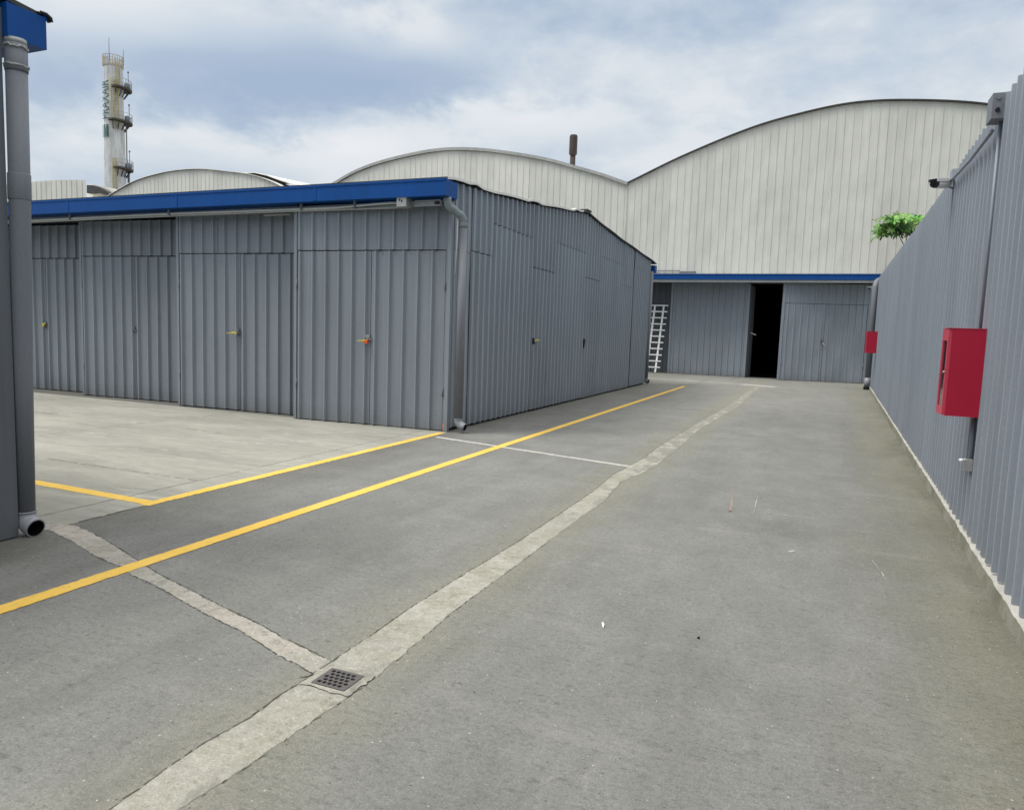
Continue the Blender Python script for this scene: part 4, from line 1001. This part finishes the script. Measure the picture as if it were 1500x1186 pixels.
for a, r_, z0, z1 in ((-30, .9, 37, 40.4), (60, 1.5, 37, 39.2)):
    d = ang(a); w = MB(); w.tube([(TX + d.x * r_, TY + d.y * r_, z0), (TX + d.x * r_, TY + d.y * r_, z1)], .04, 6); w.build('mast', M['greydark'], tw)
w = MB(); d = ang(88); w.tube([(TX + d.x * (TR + .45), TY + d.y * (TR + .45), 15), (TX + d.x * (TR + .45), TY + d.y * (TR + .45), 22.7)], .16, 8); w.build('riser_pipe', M['greydark'], tw)
# vertical lettering wrapped round the shell, reading upwards
cu = bpy.data.curves.new('t', 'FONT'); cu.body = 'PRAXAIR'; cu.size = 1.0; cu.space_character = 1.03
to = bpy.data.objects.new('t', cu); COL.objects.link(to); bpy.context.view_layer.update()
me0 = to.to_mesh(); import bmesh
bq = bmesh.new(); bq.from_mesh(me0); bmesh.ops.triangulate(bq, faces=bq.faces[:])
for _ in range(2): bmesh.ops.subdivide_edges(bq, edges=bq.edges[:], cuts=1, use_grid_fill=True); bmesh.ops.triangulate(bq, faces=bq.faces[:])
me = bpy.data.meshes.new('t'); bq.to_mesh(me); bq.free(); vs = [v.co.copy() for v in me.vertices]; fs = [tuple(p.vertices) for p in me.polygons]; to.to_mesh_clear(); bpy.data.meshes.remove(me)
xm = max(v.x for v in vs); xn = min(v.x for v in vs); yn = min(v.y for v in vs); ym = max(v.y for v in vs)
w = MB()
ZB, ZT, ARC = 29.4, 34.6, 1.35; aC = -56
for v in vs:
    u = (v.x - xn) / (xm - xn); t_ = (v.y - yn) / (ym - yn)
    a = aC + math.degrees((.5 - t_) * ARC / TR); d = ang(a); w.vert((TX + d.x * (TR + .15), TY + d.y * (TR + .15), ZB + (ZT - ZB) * u))
for f in fs: w.face(f)
for k in range(3):
    for h in range(1):
        aa = aC + (-20 + 20 * k); A_ = []
        for q in (-6, 6):
            d = ang(aa + q); A_ += [(TX + d.x * (TR + .20), TY + d.y * (TR + .20))]
        w.poly([(*A_[0], 26.9), (*A_[1], 26.9), (*A_[1], 28.6), (*A_[0], 28.6)])
w.build('lettering', M['letter'], tw)
bpy.data.objects.remove(to)

# ------------------------------------------------------------------ papaya plant behind the fence
pp = thing('papaya_tree', (3.3, 31.4, 0), 'leafy green papaya top poking out above the right fence in front of the cream hall', 'tree')
w = MB(); w.tube([(3.3, 31.4, 0), (3.25, 31.4, 3), (3.0, 31.4, 5.0), (2.85, 31.4, 5.9)], [.05, .04, .02, .012], 10); w.tube([(3.05, 31.4, 5.0), (2.75, 31.4, 5.55), (2.5, 31.4, 6.0)], [.02, .015, .01], 8); w.build('trunk', M['bark'], pp)
w = MB(); rnd = random.Random(19)
def leaf(c, size, nrm, tone):
    nrm = nrm.normalized(); u = nrm.orthogonal().normalized(); v = nrm.cross(u); a0 = rnd.random() * 6.28
    cidx = w.vert(c)
    for k in range(8):
        a = a0 + k * .785; l = size * rnd.uniform(.75, 1.1) * (1 if k < 7 else .5)
        tip = c + (u * math.cos(a) + v * math.sin(a)) * l - nrm * l * rnd.uniform(.1, .45)
        for sgn in (-1, 1):
            b = c + (u * math.cos(a + sgn * .30) + v * math.sin(a + sgn * .30)) * l * .62 - nrm * l * .12; b2 = c + (u * math.cos(a + sgn * .16) + v * math.sin(a + sgn * .16)) * l * .85 - nrm * l * .2
            w.face((cidx, w.vert(b), w.vert(b2), w.vert(tip)), tone)
for (cx, cz, sx, sz, n, tn) in ((2.35, 6.38, .42, .16, 30, .9), (2.1, 5.98, .34, .10, 20, 1.0), (2.85, 6.28, .38, .16, 26, 1.5), (3.2, 6.32, .25, .14, 12, 1.8), (2.6, 5.98, .5, .09, 24, .7), (2.95, 6.0, .25, .12, 14, .9)):
    for k in range(n):
        c = Vector((cx + rnd.gauss(0, sx * .55), 31.4 + rnd.gauss(0, .35), cz + rnd.gauss(0, sz * .6)))
        leaf(c, rnd.uniform(.17, .30), Vector((rnd.gauss(0, .5), rnd.gauss(-.6, .5), rnd.uniform(.2, 1))), tn * rnd.uniform(.6, 1.3))
w.build('crown', M['leaf'], pp)

# ------------------------------------------------------------------ world, sun, camera
SUN_AZ, SUN_EL = R(-122), R(60)      # azimuth measured from +Y towards +X
sunv = Vector((math.sin(SUN_AZ) * math.cos(SUN_EL), math.cos(SUN_AZ) * math.cos(SUN_EL), math.sin(SUN_EL)))
ld = bpy.data.lights.new('sun', 'SUN'); ld.energy = 2.0; ld.angle = R(24); ld.color = (1, .965, .91)
lo_ = bpy.data.objects.new('sun', ld); COL.objects.link(lo_); lo_.rotation_euler = (-sunv).to_track_quat('-Z', 'Y').to_euler()
wd = bpy.data.worlds.new('World'); sc.world = wd; wd.use_nodes = True; nt = wd.node_tree; nt.nodes.clear(); g = G(nt)
out = nt.nodes.new('ShaderNodeOutputWorld')
sky = nt.nodes.new('ShaderNodeTexSky'); sky.sky_type = 'NISHITA'; sky.sun_disc = False; sky.sun_elevation = SUN_EL; sky.sun_rotation = SUN_AZ; sky.air_density = 1.3; sky.dust_density = 2.5
bg1 = nt.nodes.new('ShaderNodeBackground'); bg1.inputs[1].default_value = .10; nt.links.new(sky.outputs[0], bg1.inputs[0])
tc_ = nt.nodes.new('ShaderNodeTexCoord').outputs['Generated']
x, y, z = g.sep(tc_)
az = g.math('ARCTAN2', x, y); el = g.math('ARCSINE', z)
zz_ = g.math('ADD', g.math('MAXIMUM', z, 0.0), .22)
cb = nt.nodes.new('ShaderNodeCombineXYZ'); nt.links.new(g.math('DIVIDE', x, zz_), cb.inputs[0]); nt.links.new(g.math('DIVIDE', y, zz_), cb.inputs[1]); cb.inputs[2].default_value = 3.7
pc = cb.outputs[0]
n1 = g.noise(pc, 1.05, 5, .55, .25); cb2 = nt.nodes.new('ShaderNodeCombineXYZ'); nt.links.new(az, cb2.inputs[0]); nt.links.new(g.math('MULTIPLY', el, 1.9), cb2.inputs[1]); cb2.inputs[2].default_value = 1.3
n2 = g.noise(cb2.outputs[0], 7.5, 8, .58, .15); n3 = g.noise(cb2.outputs[0], 2.6, 3, .5); nw = g.noise(pc, 1.8, 3, .5)
wz = g.math('MULTIPLY', g.math('SUBTRACT', nw, .5), .22); wz2 = g.math('MULTIPLY', g.math('SUBTRACT', n2, .5), .16)
azw = g.math('ADD', g.math('ADD', az, wz), wz2); elw = g.math('SUBTRACT', el, g.math('MULTIPLY', wz2, .5))
def blob(a, e, sa, se, amp):
    u = g.math('DIVIDE', g.math('SUBTRACT', azw, a), sa); v = g.math('DIVIDE', g.math('SUBTRACT', elw, e), se)
    r2 = g.math('ADD', g.math('MULTIPLY', u, u), g.math('MULTIPLY', v, v))
    return g.math('MULTIPLY', g.math('EXPONENT', g.math('MULTIPLY', r2, -1.0)), amp)
mk = g.math('ADD', .50, g.math('MULTIPLY', g.math('SUBTRACT', n3, .5), .7))
mk = g.math('ADD', mk, g.math('MULTIPLY', g.math('SUBTRACT', n2, .5), 1.0))
for bl in ((-.76, .292, .17, .040, -.50), (-.58, .315, .12, .035, -.34), (-.93, .25, .10, .05, -.16), (-.57, .385, .10, .045, .40), (-.68, .222, .22, .030, .34), (-.40, .275, .14, .018, .34), (-.28, .35, .20, .03, .10), (.05, .33, .25, .05, .06), (-.95, .36, .15, .05, .25), (-.95, .17, .1, .05, .1), (.0, .25, .3, .06, .14)):
    mk = g.math('ADD', mk, blob(*bl))
cr = nt.nodes.new('ShaderNodeValToRGB'); nt.links.new(mk, cr.inputs[0]); e = cr.color_ramp.elements
e[0].position = .0; e[0].color = (.36, .46, .61, 1); e[1].position = 1.0; e[1].color = (.81, .82, .85, 1)
for p_, c_2 in ((.28, (.42, .51, .645)), (.52, (.56, .635, .72)), (.74, (.72, .76, .80))):
    q = e.new(p_); q.color = (*c_2, 1)
hz = g.ramp(el, .02, .22, .35, 0)
col = g.mix(hz, cr.outputs[0], (.66, .70, .74))
col = g.mix(g.ramp(el, .45, .8, 0, 1), col, (.80, .79, .76))
bg2 = nt.nodes.new('ShaderNodeBackground'); nt.links.new(col, bg2.inputs[0])
nt.links.new(g.ramp(el, .45, 1.1, .80, 2.1), bg2.inputs[1])
mx = nt.nodes.new('ShaderNodeMixShader'); mx.inputs[0].default_value = .93
nt.links.new(bg1.outputs[0], mx.inputs[1]); nt.links.new(bg2.outputs[0], mx.inputs[2]); nt.links.new(mx.outputs[0], out.inputs[0])

cam = bpy.data.cameras.new('camera'); co = bpy.data.objects.new('camera', cam); COL.objects.link(co); sc.camera = co
cam.sensor_width = 36; cam.lens = 36 * 1053.554 / 1500; cam.clip_end = 2000; cam.clip_start = .05
co.matrix_world = Matrix(((0.921073, -0.070516, 0.382952, 0.000000), (0.387869, 0.079317, -0.918295, 0.000000), (0.034380, 0.994352, 0.100408, 1.600000), (0, 0, 0, 1)))
sc.cycles.max_bounces = 6; sc.cycles.diffuse_bounces = 3; sc.cycles.glossy_bounces = 2
sc.view_settings.view_transform = 'Standard'; sc.view_settings.look = 'None'; sc.view_settings.exposure = 0.40; sc.view_settings.gamma = 1.0
